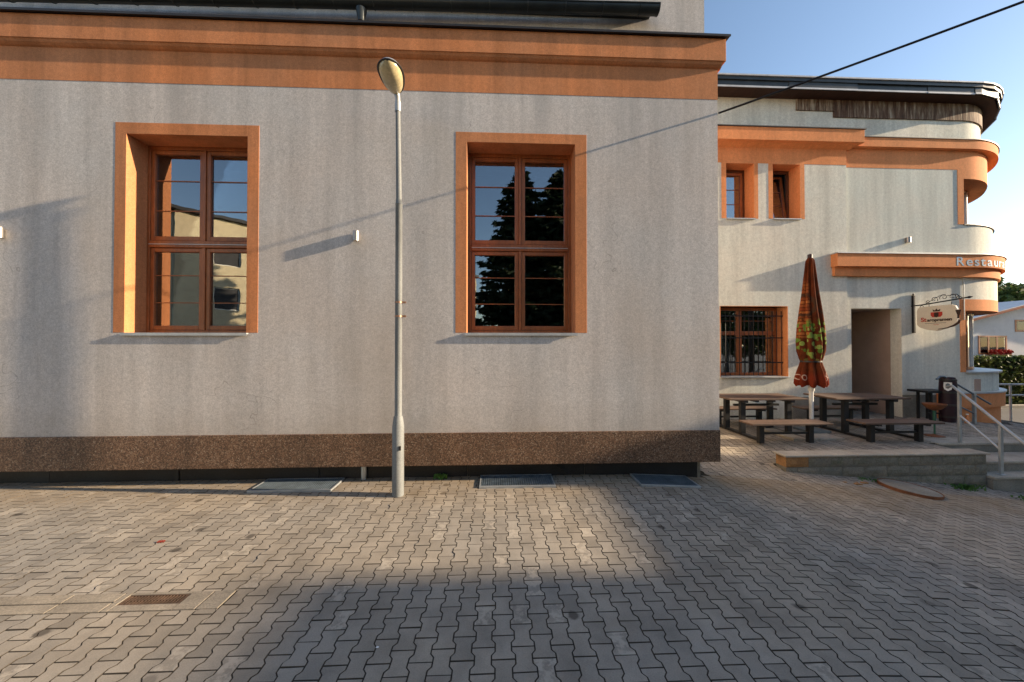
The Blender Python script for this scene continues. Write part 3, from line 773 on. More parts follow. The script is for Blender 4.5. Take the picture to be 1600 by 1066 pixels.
def barred_window():
    x0, x1, z0, z1 = 6.47, 8.483, 1.225, 3.27; gy = RY+.33
    MB().box(x1-.005, x1+.012, RY-.053, gy+.1, z0, z1).box(x0, x1, RY-.053, gy+.1, z1, z1+.012).box(x0-.02, x0, RY-.053, gy+.1, z0, z1).build('window_surround', M['orange2'], rest)
    x1 -= .005
    MB().box(x0, x1+.04, RY-.12, gy+.02, z0-.03, z0-.004).build('window_sill', M['sill'], rest)
    f = .09
    win = MB().box(x0, x0+f, gy, gy+.08, z0, z1).box(x1-f, x1, gy, gy+.08, z0, z1).box(x0+f, x1-f, gy, gy+.08, z0, z0+f).box(x0+f, x1-f, gy, gy+.08, z1-f, z1).build('window', M['wood'], rest, bevel=.006)
    zt_, xm = 2.50, 7.30
    box('transom', M['wood'], win, x0+f, x1-f, gy-.01, gy+.08, zt_-.06, zt_+.06, bevel=.006)
    box('mullion', M['wood'], win, xm-.07, xm+.07, gy-.006, gy+.08, z0+f, zt_-.06, bevel=.006)
    box('mullion', M['wood'], win, xm-.07, xm+.07, gy-.006, gy+.08, zt_+.06, z1-f, bevel=.006)
    for a, b in ((x0+f, xm-.07), (xm+.07, x1-f)):
        box('pane', M['glass'], win, a, b, gy+.04, gy+.045, zt_+.06, z1-f)
        box('pane', M['glass'], win, a, b, gy+.04, gy+.045, z0+f, zt_-.06)
        for q in (.5,): box('glazing_bar', M['wood'], win, a, b, gy+.025, gy+.039, zt_+.06+(z1-f-zt_-.06)*q-.008, zt_+.06+(z1-f-zt_-.06)*q+.008)
    # gathered white curtain behind the left light
    n = 40; v = []; fs = []
    for i in range(n+1):
        x = 6.58 + .56*i/n
        for z, k in ((z0+.1, 1.0), (2.05, .92), (2.42, .78)):
            v.append((6.58+(x-6.58)*k, gy+.16+.025*math.sin(i*1.9), z))
    for i in range(n):
        for k in range(2): fs.append((i*3+k, i*3+3+k, i*3+4+k, i*3+1+k))
    MB().add(v, fs).build('curtain', M['curtain'], win, smooth=True)
    gr = thing('window_grille', 'black iron bars in front of the lower restaurant window', 'window grille', (7.5, RY+.1, z0))
    for z in (z0+.40, z0+1.13, z0+1.78):
        MB().box(x0+.0, x1+.01, RY+.11, RY+.135, z-.016, z+.016).build('cross_bar', M['blacksteel'], gr)
    for i in range(14):
        x = x0+.10+i*(x1-x0-.16)/13
        MB().cyl((x, RY+.1, z0+.02), (x, RY+.1, z1-.12), .010, n=8).build('upright_bar', M['blacksteel'], gr)
barred_window()
# open passage with the door at its end
box('passage_side', M['ped'], rest, 12.04, 12.30, RY+.302, 12.6, -.2, 3.23)
box('passage_side', M['ped'], rest, 10.22, 10.48, RY+.302, 12.6, -.2, 3.23)
box('passage_ceiling', M['ped'], rest, 10.22, 12.30, RY+.302, 12.6, 3.231, 3.4)
box('passage_end', M['ped'], rest, 10.22, 12.30, 12.6, 12.8, -.2, 3.4)
dr = box('door', M['woodd'], rest, 10.75, 11.75, 12.55, 12.599, .0, 2.15); MB().cyl((11.62, 12.5, 1.05), (11.62, 12.55, 1.05), .03).build('handle', M['steel'], dr)
box('inner_wall', M['interior'], rest, XR, 10.2, 12.0, 12.1, -.2, 9.4)
box('inner_floor', M['interior'], rest, XR, 10.2, RY+.31, 12.0, 4.6, 4.7)
box('inner_wall', M['interior'], rest, 10.15, 10.2, RY+.31, 12.0, -.2, 9.4)
MB().cyl((14.0, RY-.02, 2.9), (14.0, RY-.02, 4.17), .012, n=10).build('conduit', M['zinc'], rest)
box('vent_box', M['zinc'], rest, 9.08, 9.19, RY-.075, RY-.05, 4.06, 4.45)
for i in range(3): box('vent_slot', M['flash'], rest, 9.095, 9.175, RY-.078, RY-.0755, 4.10+i*.11, 4.17+i*.11)

# raised lettering on the curved band
def text_mesh(txt, size, depth, font_bold=0.0, sx=1.0):
    cu = bpy.data.curves.new('txt', 'FONT'); cu.body = txt; cu.size = size; cu.extrude = depth; cu.offset = font_bold; cu.space_character = 1.0
    o = bpy.data.objects.new('txt', cu); COL.objects.link(o); dg = bpy.context.evaluated_depsgraph_get()
    me = bpy.data.meshes.new_from_object(o.evaluated_get(dg)); bpy.data.objects.remove(o); bpy.data.curves.remove(cu)
    co = np.array([v.co for v in me.vertices]) if len(me.vertices) else np.zeros((0, 3))
    fs = [tuple(p.vertices) for p in me.polygons]; bpy.data.meshes.remove(me); co[:, 0] *= sx; return co, fs
let = thing('restaurant_lettering', 'pale blue raised letters Restaurace on the curved orange band', 'lettering', (14.2, 9.7, 4.4))
sx = 13.42
for ch in 'Restaurace':
    co, fs = text_mesh(ch, .37, .0015, .004, 1.18)
    wd = co[:, 0].max()
    v = []
    for x, y, z in co:
        DB = .1325+z; p = path(sx + x, .2625+z); DB = None; v.append((p[0], p[1], 4.475 + y))
    MB().add(v, fs).build('letter', M['blue_letter'], let); sx += wd + .05

# ------------------------------------------------------------------ hanging sign
sg = thing('hanging_sign', 'cream shield-shaped beer sign hanging from a black wrought-iron bracket', 'sign', (12.42, RY, 2.5))
SYB = RY-.38
MB().box(12.36, 12.415, RY-.06, RY-.002, 2.50, 3.62).build('wall_plate', M['blacksteel'], sg, bevel=.004)
dirx, diry = 0.0, -1.0
def sb(u, v_, t):                             # the bracket stands out from the wall at a slant
    l = math.hypot(dirx, diry); ex, ey = dirx/l, diry/l
    return (12.36+u*ex+t*ey, RY-.05+u*ey-t*ex, v_)
arm = MB().tube([sb(-.25, 3.30, 0), sb(.2, 3.31, 0), sb(1.22, 3.40, 0)], .018, 8).build('arm', M['blacksteel'], sg)
MB().lathe([(.004, 0), (.03, .02), (.004, .07)], (0, 0, 0), 8).build('finial', M['blacksteel'], sg, wloc=(12.388, RY-.03, 3.62))
MB().tube([sb(1.18, 3.398, 0), sb(1.24, 3.40, 0), sb(1.32, 3.405, 0)], [.012, .034, .002], 8).build('arm_tip', M['blacksteel'], sg)
def scroll(c, r0, turns, sgn, z, ph=0):
    return [sb(c+sgn*(r0*(1-.8*i/24))*math.cos(ph+turns*2*math.pi*i/24), z+(r0*(1-.8*i/24))*math.sin(ph+turns*2*math.pi*i/24), 0) for i in range(25)]
for c, r0, z, sg_ in ((.50, .085, 3.43, 1), (.72, .10, 3.47, -1), (.90, .085, 3.46, 1), (.36, .05, 3.38, -1), (.2, .06, 3.24, 1), (1.03, .04, 3.43, -1)):
    MB().tube(scroll(c, r0, 1.15, sg_, z, -.6), .008, 5).build('scroll', M['blacksteel'], sg)
MB().tube([sb(.30, 3.33, 0), sb(.45, 3.42, 0), sb(.62, 3.52, 0), sb(.78, 3.50, 0), sb(.98, 3.52, 0), sb(1.1, 3.41, 0)], .008, 5).build('scroll', M['blacksteel'], sg)
for u in (.38, .88): MB().tube([sb(u, 3.33, 0), sb(u, 3.24, 0)], .007, 5).build('hanger', M['blacksteel'], sg)
shield = [(.10, 3.14), (.13, 3.22), (.2, 3.25), (.88, 3.25), (.97, 3.21), (1.01, 3.12), (1.01, 2.78), (.95, 2.69), (.77, 2.60), (.56, 2.54), (.35, 2.58), (.16, 2.66), (.10, 2.74)]
bd = MB().prism(shield, sb, -.025, .025).build('sign_board', M['cream'], sg, bevel=.006)
def decal(poly, mat, name, t=.028, th=.006): MB().prism(poly, sb, t, t+th).build(name, M[mat], bd)
decal([(.98, 3.09), (1.10, 3.09), (1.065, 2.93), (1.06, 2.86), (1.02, 2.86), (1.02, 2.95)], 'darktxt', 'beer_glass')
decal([(1.045, 2.84), (1.085, 2.80), (1.06, 2.72), (.96, 2.65), (.80, 2.605), (.60, 2.58), (.60, 2.595), (.80, 2.63), (.93, 2.69), (1.02, 2.76)], 'darktxt', 'swoosh')
decal([(.44, 3.07), (.70, 3.07), (.70, 2.98), (.66, 2.93), (.48, 2.93), (.44, 2.98)], 'red', 'crest')
decal([(.52, 3.06), (.62, 3.06), (.62, 2.945), (.57, 2.92), (.52, 2.945)], 'darktxt', 'crest_shield', .035, .003)
decal([(.50, 3.09), (.64, 3.09), (.66, 3.15), (.60, 3.12), (.57, 3.17), (.54, 3.12), (.48, 3.15)], 'darktxt', 'crown')
xx = .205
for part, mt, sz in (('St', 'red', .17), ('aropramen', 'darktxt', .125)):
    co, fs = text_mesh(part, sz, .003, .003, 1.0)
    MB().add([sb(xx+x, 2.815+y, .032+z) for x, y, z in co], fs).build('lettering', M[mt], bd); xx += co[:, 0].max()+.012
decal([(.30, 2.765), (.78, 2.765), (.78, 2.757), (.30, 2.757)], 'darktxt', 'rule'); decal([(.50, 2.72), (.62, 2.72), (.62, 2.71), (.50, 2.71)], 'red', 'rule')

# ------------------------------------------------------------------ wall lamps
def wall_lamp(x, y, z, label, s=1.0):
    t = thing('wall_lamp', label, 'wall lamp', (x, y, z), 'cylindrical steel wall lamps')
    MB().box(x-.028*s, x+.028*s, y-.012, y-.001, z-.05, z+.05).build('back_plate', M['steel'], t)
    MB().lathe([(.040*s, -.078), (.044*s, -.076), (.044*s, .076), (.040*s, .078)], (x, y-.052, z), 20).build('tube_body', M['steel'], t, auto=40)
    MB().cyl((x, y-.052, z-.0782), (x, y-.052, z-.0786), .034*s).build('lens', M['cream'], t)
wall_lamp(-2.19, D, 3.835, 'small steel cylinder lamp on the grey wall between the tall windows')
wall_lamp(-7.40, D, 3.82, 'small steel cylinder lamp at the far left of the hall wall')
wall_lamp(12.22, RY, 5.27, 'small steel cylinder lamp above the orange name band of the restaurant', 1.4)

# ------------------------------------------------------------------ street lamp
PX, PY = -1.42, 5.12
sp = thing('street_lamp', 'tall galvanised street lamp post standing on the paving by the wall', 'street lamp', (PX, PY, 0))
MB().lathe([(.082, 0), (.082, .98), (.066, 1.10), (.062, 1.13)], (PX, PY, 0), 24).build('pole_base', M['polem'], sp, auto=40)
MB().lathe([(.0835, 0), (.0835, .012)], (PX, PY, .74), 24).build('base_seam', M['polem'], sp)
MB().lathe([(.050, 1.12), (.048, 4.17), (.052, 4.175), (.046, 4.20), (.043, 4.24)], (PX, PY, 0), 24).build('pole', M['polem'], sp, auto=40)
MB().tube([(PX, PY, 4.2), (PX-.012, PY, 5.0), (PX-.02, PY, 5.62)], [.041, .036, .033], 18).build('upper_pole', M['polem'], sp, auto=60)
MB().lathe([(.042, 5.52), (.042, 5.66)], (PX-.02, PY, 0), 18).build('collar', M['zinc'], sp, auto=40)
for z in (2.76, 2.56):
    MB().lathe([(.054, z-.012), (.054, z+.012)], (PX, PY, 0), 20).build('clamp_band', M['copper'], sp)
    MB().box(PX+.045, PX+.105, PY-.012, PY+.012, z-.014, z+.014).build('clamp_lug', M['copper'], sp)
MB().box(PX+.04, PX+.06, PY-.09, PY-.07, .66, .72).build('hatch_bolt', M['flash'], sp)
# luminaire: an egg-shaped bowl tilted towards the court
hd = Vector((PX-.03, PY-.22, 5.82)); ax = Vector((.10, -.99, .03)).normalized()
q = ax.to_track_quat('X', 'Z').to_matrix()
def egg(u, th, k=1.0):
    r = .168*max(0, 1-abs(2*u-1)**2.3)**.5*(.74+.36*min(u, .8)); y = r*math.cos(th)*k; z = r*math.sin(th)*k
    return Vector(((u-.42)*.60, y, z))
def shell(t0, t1, k, sq):
    v, f, nu, nt_ = [], [], 22, 14
    for i in range(nu+1):
        for j in range(nt_+1):
            p = egg(.005+.99*i/nu, t0+(t1-t0)*j/nt_, k); p.z *= sq; v.append(hd + q @ p)
    for i in range(nu):
        for j in range(nt_): a = i*(nt_+1)+j; f.append((a, a+1, a+nt_+2, a+nt_+1))
    return MB().add(v, f)
M['bowl'] = pm('yellowed_diffuser', (.50, .42, .24), .25, .35, 5, 30, .15, .05, .001, spec=.6)
shell(0.0, math.pi, 1.0, .62).build('lamp_hood', M['zinc'], sp, smooth=True)
shell(math.pi, 2*math.pi, .94, .78).build('diffuser', M['bowl'], sp, smooth=True)
rim = [egg(.005+.99*i/30, 0, 1.02) for i in range(31)] + [egg(.005+.99*i/30, math.pi, 1.02) for i in range(30, -1, -1)]
MB().tube([hd + q @ p for p in rim], .012, 6).build('rim', M['flash'], sp)
nk = hd + q @ Vector((-.24, 0, 0))
MB().tube([(PX-.02, PY, 5.60), (PX-.02, PY-.01, 5.72), tuple(nk*.6+Vector((PX-.02, PY-.01, 5.76))*.4), tuple(hd+q @ Vector((-.18, 0, .02)))], [.034, .036, .045, .05], 14).build('neck', M['zinc'], sp, auto=60)

# ------------------------------------------------------------------ light-well grates
for gi, (x0, x1, y0, y1) in enumerate(GRATES):
    lab = ['steel grate in the paving left of the lamp post', 'steel grate in the paving below the right-hand tall window', 'steel grate in the paving near the corner of the hall'][gi]
    g = thing('light_well_grate', lab, 'grate', ((x0+x1)/2, y0, 0), 'light-well grates along the hall wall')
    MB().box(x0, x1, y0, y0+.03, -.02, .028).box(x0, x1, y1-.02, y1, -.02, .02).box(x0, x0+.02, y0+.03, y1-.02, -.02, .024).box(x1-.02, x1, y0+.03, y1-.02, -.02, .024).build('grate_frame', M['zinc'], g, bevel=.003)
    mb = MB(); nb = int((x1-x0-.04)/.033)
    for i in range(nb): 
        x = x0+.02+(i+.5)*(x1-x0-.04)/nb; mb.box(x-.0035, x+.0035, y0+.03, y1-.02, -.012, .020)
    for i in range(14):
        y = y0+.03+(i+.5)*(y1-y0-.05)/14; mb.box(x0+.02, x1-.02, y-.003, y+.003, .0, .0195)
    if gi == 2: g.location.z = -.036; g.rotation_euler.y = .05
    stuff(mb.build('grating', M['zincd'], g))
    box('pit', M['zincd'], g, x0, x1, y0, y1, -.16, -.10)
# ------------------------------------------------------------------ drainage channel with its gully grate
dc = thing('drain_channel', 'pale concrete drainage channel with a small iron gully grate', 'drain', (-5, 3.08, 0))
ex = -11.6
edges = [-11.6, -8.6, -7.6, -6.6, -5.6, -4.6, -3.62, -3.20]
for a, b in zip(edges[:-1], edges[1:]):
    MB().box(a+.004, b-.004, 2.99, 3.088, -.06, .004).box(a+.004, b-.004, 3.102, 3.20, -.06, .004).box(a+.004, b-.004, 3.088, 3.102, -.06, -.012).build('channel_stone', M['chan'], dc, bevel=.004)
for a, b in ((-3.20, -3.14), (-2.64, -2.46), (-2.455, -2.28)): MB().box(a+.003, b-.003, 2.99, 3.20, -.06, .004).build('channel_stone', M['chan'], dc, bevel=.004)
MB().box(-3.14, -2.64, 2.99, 3.055, -.06, .003).box(-3.14, -2.64, 3.175, 3.20, -.06, .003).build('gully_frame', M['chan'], dc)
gg = MB().box(-3.135, -2.645, 3.058, 3.066, -.05, .001).box(-3.135, -2.645, 3.164, 3.172, -.05, .001).box(-3.135, -3.125, 3.066, 3.164, -.05, .001).box(-2.655, -2.645, 3.066, 3.164, -.05, .001).build('gully_grate', M['darkrust'], dc)
for i in range(18):
    x = -3.11+i*.0262
    MB().box(x-.0042, x+.0042, 3.066, 3.164, -.03, .0).build('grate_bar', M['darkrust'], gg)
MB().box(-3.12, -2.66, 3.111, 3.117, -.031, -.002).build('grate_bar', M['darkrust'], gg)
MB().box(-3.135, -2.645, 3.06, 3.17, -.12, -.10).build('gully_pit', M['bed'], gg)

# ------------------------------------------------------------------ low block wall and steps
lw = thing('low_wall', 'low mossy concrete-block wall with pale coping in front of the terrace', 'wall', (7.5, 6.6, -.6))
WX0, WX1, WY = 5.50, 9.56, 6.50
bl = .45
for c in range(4):
    z1 = .008 - c*.2; z0 = z1-.2+.006
    x = WX0 + (0 if c % 2 == 0 else -bl/2)
    while x < WX1-.02:
        a, b = max(x, WX0), min(x+bl-.006, WX1)
        if b-a > .06:
            bm_ = MB(); nx_, nz_ = 5, 3                     # split face: an uneven front
            fr = [[(a+(b-a)*i/nx_, WY + (.012 if i in (0, nx_) or j in (0, nz_) else -.012*rng.random()), z0+(z1-z0)*j/nz_) for i in range(nx_+1)] for j in range(nz_+1)]
            for j in range(nz_+1):
                for i in range(nx_+1): bm_.v.append(fr[j][i])
            for j in range(nz_):
                for i in range(nx_): k = j*(nx_+1)+i; bm_.f.append((k, k+1, k+nx_+2, k+nx_+1))
            o = len(bm_.v); bm_.v += [(a, WY+.255, z0), (b, WY+.255, z0), (b, WY+.255, z1), (a, WY+.255, z1)]
            c0, c1_, c2_, c3 = 0, nx_, nz_*(nx_+1)+nx_, nz_*(nx_+1)
            bm_.f += [tuple(list(range(0, nx_+1)) + [o+1, o]), tuple([c3+i for i in range(nx_, -1, -1)] + [o+3, o+2]), tuple([j*(nx_+1) for j in range(nz_, -1, -1)] + [o, o+3]), tuple([j*(nx_+1)+nx_ for j in range(nz_+1)] + [o+2, o+1]), (o, o+1, o+2, o+3)]
            bm_.build('block', M['ochre'] if (c == 0 and a == WX0) else M['block'], lw)
        x += bl
for i, (a, b) in enumerate(((WX0-.04, 6.88), (6.885, 8.05), (8.055, 8.60), (8.605, WX1+.03))):
    MB().box(a, b-.004, WY-.03, WY+.29, .01, .047).build('coping_slab', M['concrete'], lw, bevel=.012)
box('wall_core', M['concreted'], lw, WX0+.02, WX1-.02, WY+.26, WY+.285, -.8, .0)
stp = thing('entrance_steps', 'three weathered concrete steps beside the low wall at the right edge', 'steps', (10.6, 6.8, -.6))
for i, (y0, y1, z) in enumerate(((7.29, 7.75, .005), (6.70, 7.30, -.20), (6.41, 6.72, -.40))):
    MB().box(9.57 if i else 9.60, 13.2, y0, y1, z-.05, z).build('tread', M['concrete'], stp, bevel=.012)
    MB().box(9.57, 13.2, y0+.025, y1+.02, z-.42, z-.051).build('riser', M['concreted'], stp)
# handrails
def rail(pts, r, n=10): return MB().tube(pts, r, n)
hr = thing('handrail', 'grey steel handrail running down beside the entrance steps', 'handrail', (10, 7.0, -.4))
A, B = Vector((10.14, 7.33, 0)), Vector((9.88, 6.53, -.40))
MB().box(A.x-.03, A.x+.03, A.y-.02, A.y+.02, 0, 1.10).build('post', M['zinc'], hr, bevel=.004)
MB().box(B.x-.03, B.x+.03, B.y-.02, B.y+.02, -.40, .56).build('post', M['zinc'], hr, bevel=.004)
MB().box(B.x-.06, B.x+.06, B.y-.05, B.y+.05, -.40, -.385).build('foot_plate', M['zinc'], hr)
dv = (B-A); up = Vector((0, 0, 1))
tA, tB = Vector((A.x, A.y, 1.12)), Vector((B.x, B.y, .58))
rail([tA-(tB-tA)*.36+Vector((0, 0, -.13)), tA-(tB-tA)*.2+Vector((0, 0, .0)), tA, tB, tB+(tB-tA)*.9], .026).build('top_rail', M['zinc'], hr, auto=60)
rail([tA+Vector((0, 0, -.52)), tB+Vector((0, 0, -.50))], .02).build('lower_rail', M['zinc'], hr, auto=60)
hr2 = thing('handrail', 'darker steel handrail further back beside the rounded corner', 'handrail', (13.3, 9.3, 0))
MB().box(13.27, 13.33, 9.27, 9.33, -.1, .80).build('post', M['zinc'], hr2)
rail([(12.20, 9.3, 1.19), (12.30, 9.3, 1.27), (12.42, 9.3, 1.27), (13.78, 9.3, .49)], .024).build('top_rail', M['zincd'], hr2, auto=60)
rail([(12.62, 9.3, .55), (13.28, 9.3, .24)], .02).build('lower_rail', M['zincd'], hr2, auto=60)

# ------------------------------------------------------------------ terrace furniture
def slats(t, name, w, d, z, n, th, mat):
    for i in range(n):
        a = -d/2 + d*i/n + .004; b = -d/2 + d*(i+1)/n - .004
        MB().box(-w/2, w/2, a, b, z-th, z+rng.normal(0, .0015)).build(name, mat, t, bevel=.004)
def make_table():
    t = thing('picnic_table', '', 'table', (0, 0, 0)); w, d, z = 1.87, .92, .88
    slats(t, 'top_board', w, d, z, 7, .04, M['board'])
    for x in (-.57, .57):
        for y in (-.30, .27): MB().box(x-.06, x+.06, y-.045, y+.045, 0, z-.045).build('leg', M['blacksteel'], t, bevel=.006)
        MB().box(x-.05, x+.05, -.44, .44, z-.10, z-.042).build('cross_beam', M['blacksteel'], t)
        MB().box(x-.05, x+.05, -.85, .85, 0, .05).build('foot_beam', M['blacksteel'], t)
    MB().box(-.57, .57, -.03, .03, z-.24, z-.19).build('stretcher', M['blacksteel'], t)
    for x in (-.28, .12): MB().box(x-.04, x+.04, -.42, .42, z-.085, z-.042).build('batten', M['blacksteel'], t)
    return t
def make_bench():
    t = thing('bench', '', 'bench', (0, 0, 0)); w, d, z = 1.80, .44, .46
    slats(t, 'seat_board', w, d, z, 4, .035, M['board'])
    for x in (-.56, .56):
        MB().box(x-.055, x+.055, -.05, .05, 0, z-.04).build('leg', M['blacksteel'], t, bevel=.006)
        MB().box(x-.04, x+.04, -.20, .20, z-.075, z-.036).build('cross_beam', M['blacksteel'], t)
    MB().box(-.51, .51, -.02, .02, .19, .235).build('stretcher', M['blacksteel'], t)
    return t
t0 = make_table(); t0.location = (6.42, 8.5, 0); t0['label'] = 'brown board table left of the closed parasol'; t0['group'] = 'terrace tables'
t1 = copy_tree(t0); t1.location = (8.98, 8.5, 0); t1['label'] = 'brown board table between the closed parasol and the doorway'
b0 = make_bench(); b0['group'] = 'terrace benches'
for i, (x, y, lab) in enumerate(((6.32, 7.5, 'front bench beside the parasol, left of the two facing the low wall'), (8.82, 7.48, 'front bench nearest the steps, right of the two facing the low wall'),
        (6.52, 9.27, 'bench behind the left table, under the barred window'), (9.06, 9.25, 'bench behind the right table, against the restaurant wall'))):
    b = b0 if i == 0 else copy_tree(b0)
    b.location = (x, y, 0); b['label'] = lab

# parasol, folded
def canopymat():
    m, t, b, out = nodes('printed_parasol_cloth'); tc = t.nodes.new('ShaderNodeTexCoord').outputs['Object']
    s = t.nodes.new('ShaderNodeSeparateXYZ'); t.links.new(tc, s.inputs[0]); X, Y, Z = s.outputs
    n = noise(t, tc, 3.0, 4); nf = noise(t, tc, 40, 3)
    c = mixc(t, ramp(t, n, [(.35, g3(0)), (.65, g3(1))]), (.06, .016, .008), (.14, .036, .014))
    # brick print, upper half; orange kept to the flanks paints lit edges, dark mid folds
    bt = t.nodes.new('ShaderNodeTexBrick'); bt.inputs['Scale'].default_value = 1.0; bt.inputs['Color1'].default_value = (.36, .13, .04, 1); bt.inputs['Color2'].default_value = (.20, .045, .018, 1); bt.inputs['Mortar'].default_value = (.12, .03, .012, 1)
    bt.inputs['Brick Width'].default_value = .16; bt.inputs['Row Height'].default_value = .085; bt.inputs['Mortar Size'].default_value = .012
    cv = t.nodes.new('ShaderNodeCombineXYZ'); t.links.new(math_(t, 'ADD', X, math_(t, 'MULTIPLY', Y, .8)), cv.inputs[0]); t.links.new(Z, cv.inputs[1]); t.links.new(cv.outputs[0], bt.inputs['Vector'])
    lit_side = ramp(t, math_(t, 'ABSOLUTE', math_(t, 'ADD', X, -.02)), [(.12, g3(0)), (.16, g3(1))])
    band = math_(t, 'MULTIPLY', ramp(t, math_(t, 'MULTIPLY', Z, .25), [(.56, g3(0)), (.60, g3(1))]), ramp(t, math_(t, 'MULTIPLY', Z, .25), [(.87, g3(1)), (.95, g3(0))]))
    c = mixc(t, math_(t, 'MULTIPLY', lit_side, band), c, bt.outputs['Color'])
    # cask ends: rings of dark staves
    for cx_, cz_, rr in ((.15, 3.20, .27), (-.20, 3.12, .25)):
        dx = math_(t, 'MULTIPLY', math_(t, 'SUBTRACT', X, cx_), 1.7); dz = math_(t, 'SUBTRACT', Z, cz_)
        dd = math_(t, 'SQRT', math_(t, 'ADD', math_(t, 'MULTIPLY', dx, dx), math_(t, 'MULTIPLY', dz, dz)))
        ring = ramp(t, math_(t, 'ABSOLUTE', math_(t, 'SUBTRACT', dd, rr)), [(.030, g3(1)), (.042, g3(0))])
        c = mixc(t, math_(t, 'MULTIPLY', ring, .85), c, (.06, .035, .022))
    # vine leaves
    vo = t.nodes.new('ShaderNodeTexVoronoi'); vo.inputs['Scale'].default_value = 8.5; t.links.new(tc, vo.inputs['Vector'])
    lz = math_(t, 'MULTIPLY', ramp(t, math_(t, 'MULTIPLY', Z, .25), [(.435, g3(0)), (.47, g3(1))]), ramp(t, math_(t, 'MULTIPLY', Z, .25), [(.66, g3(1)), (.70, g3(0))]))
    lx = ramp(t, noise(t, tc, 2.2, 2), [(.40, g3(0)), (.47, g3(1))])
    lf = math_(t, 'MULTIPLY', math_(t, 'MULTIPLY', lz, lx), ramp(t, vo.outputs['Distance'], [(.42, g3(1)), (.52, g3(0))]))
    vs_ = t.nodes.new('ShaderNodeSeparateColor'); t.links.new(vo.outputs['Color'], vs_.inputs[0])
    c = mixc(t, lf, c, mixc(t, vs_.outputs[0], (.10, .19, .03), (.28, .36, .09)))
    # reddish hem with pale printed marks
    hem = ramp(t, math_(t, 'MULTIPLY', Z, .25), [(.345, g3(1)), (.385, g3(0))])
    c = mixc(t, math_(t, 'MULTIPLY', hem, .7), c, (.20, .03, .014))
    for cx_, cz_ in ((-.26, 1.36), (.19, 1.34), (.27, 1.42)):
        dx = math_(t, 'MULTIPLY', math_(t, 'SUBTRACT', X, cx_), 1.3); dz = math_(t, 'SUBTRACT', Z, cz_)
        dd = math_(t, 'SQRT', math_(t, 'ADD', math_(t, 'MULTIPLY', dx, dx), math_(t, 'MULTIPLY', dz, dz)))
        c = mixc(t, ramp(t, math_(t, 'ABSOLUTE', math_(t, 'SUBTRACT', dd, .06)), [(.008, g3(.8)), (.014, g3(0))]), c, (.55, .42, .34))
    c = mixc(t, 1.0, c, ramp(t, nf, [(.3, g3(.85)), (.7, g3(1.1))]), 'MULTIPLY')
    t.links.new(c, b.inputs['Base Color']); b.inputs['Roughness'].default_value = .95; b.inputs['Specular IOR Level'].default_value = .05
    tr = t.nodes.new('ShaderNodeBsdfTranslucent'); t.links.new(c, tr.inputs[0]); mx = t.nodes.new('ShaderNodeMixShader'); mx.inputs[0].default_value = .12
    t.links.new(b.outputs[0], mx.inputs[1]); t.links.new(tr.outputs[0], mx.inputs[2]); t.links.new(mx.outputs[0], out.inputs[0]); return m
UX, UY = 7.66, 8.3
um = thing('parasol', 'tall folded beer-garden parasol with brown vine print on a white pole', 'parasol', (UX, UY, 0))
prof = [(1.15, .30), (1.20, .345), (1.32, .335), (1.50, .285), (1.66, .235), (1.74, .215), (1.81, .235), (2.0, .285), (2.22, .295), (2.6, .275), (3.0, .235), (3.4, .185), (3.8, .14), (4.08, .11), (4.22, .09), (4.29, .045)]
v, f = [], []; NT = 96; fold = [rng.uniform(.7, 1.3) for _ in range(8)]; ph = [rng.uniform(-.25, .25) for _ in range(8)]
for j, (z, r) in enumerate(prof):
    for i in range(NT):
        th = 2*math.pi*i/NT; k = 8*th/(2*math.pi); s_ = k % 1; idx = int(k) % 8
        dp = .34 if z < 4.1 else .12
        if 1.7 < z < 1.85: dp = .18
        fdp = 1 - dp*fold[idx]*(1-abs(2*s_-1))**1.6
        twist = .25*math.sin(z*1.3)
        lo = -.03*math.cos(k*2*math.pi)*(1 if j == 0 else 0)
        rr = r*fdp*1.03
        v.append((rr*math.cos(th+twist), rr*.9*math.sin(th+twist), z+lo))
for j in range(len(prof)-1):
    for i in range(NT): f.append((j*NT+i, j*NT+(i+1) % NT, (j+1)*NT+(i+1) % NT, (j+1)*NT+i))
f.append(tuple(range((len(prof)-1)*NT, len(prof)*NT)))
MB().add(v, f).build('canopy', canopymat(), um, smooth=True, wloc=(UX, UY, 0))
MB().lathe([(.222, 0), (.226, .02), (.222, .04)], (UX, UY, 1.725), 32, 1, .9).build('tie_strap', M['flash'], um, auto=40)
MB().lathe([(.045, .05), (.045, 4.2)], (UX, UY, 0), 20).build('pole', M['white_pl'], um, auto=40)
MB().lathe([(.06, 0), (.065, .03), (.065, .09), (.055, .12)], (UX, UY, 1.02), 16).build('runner', M['white_pl'], um, auto=40)
MB().lathe([(.05, 0), (.05, .1), (.01, .12)], (UX, UY, 4.26), 14).build('top_cap', M['maroon'], um, auto=40)
for k, (x, y) in enumerate(((6.62, 7.62), (7.22, 7.62), (6.62, 8.12), (7.22, 8.12), (7.55, 8.28))):
    if k < 4: MB().box(x, x+.59, y, y+.49, .0, .05).build('base_slab', M['concrete'], um, bevel=.008)
MB().box(7.40, 7.92, 8.05, 8.55, .051, .10).build('base_plate', M['zincd'], um)

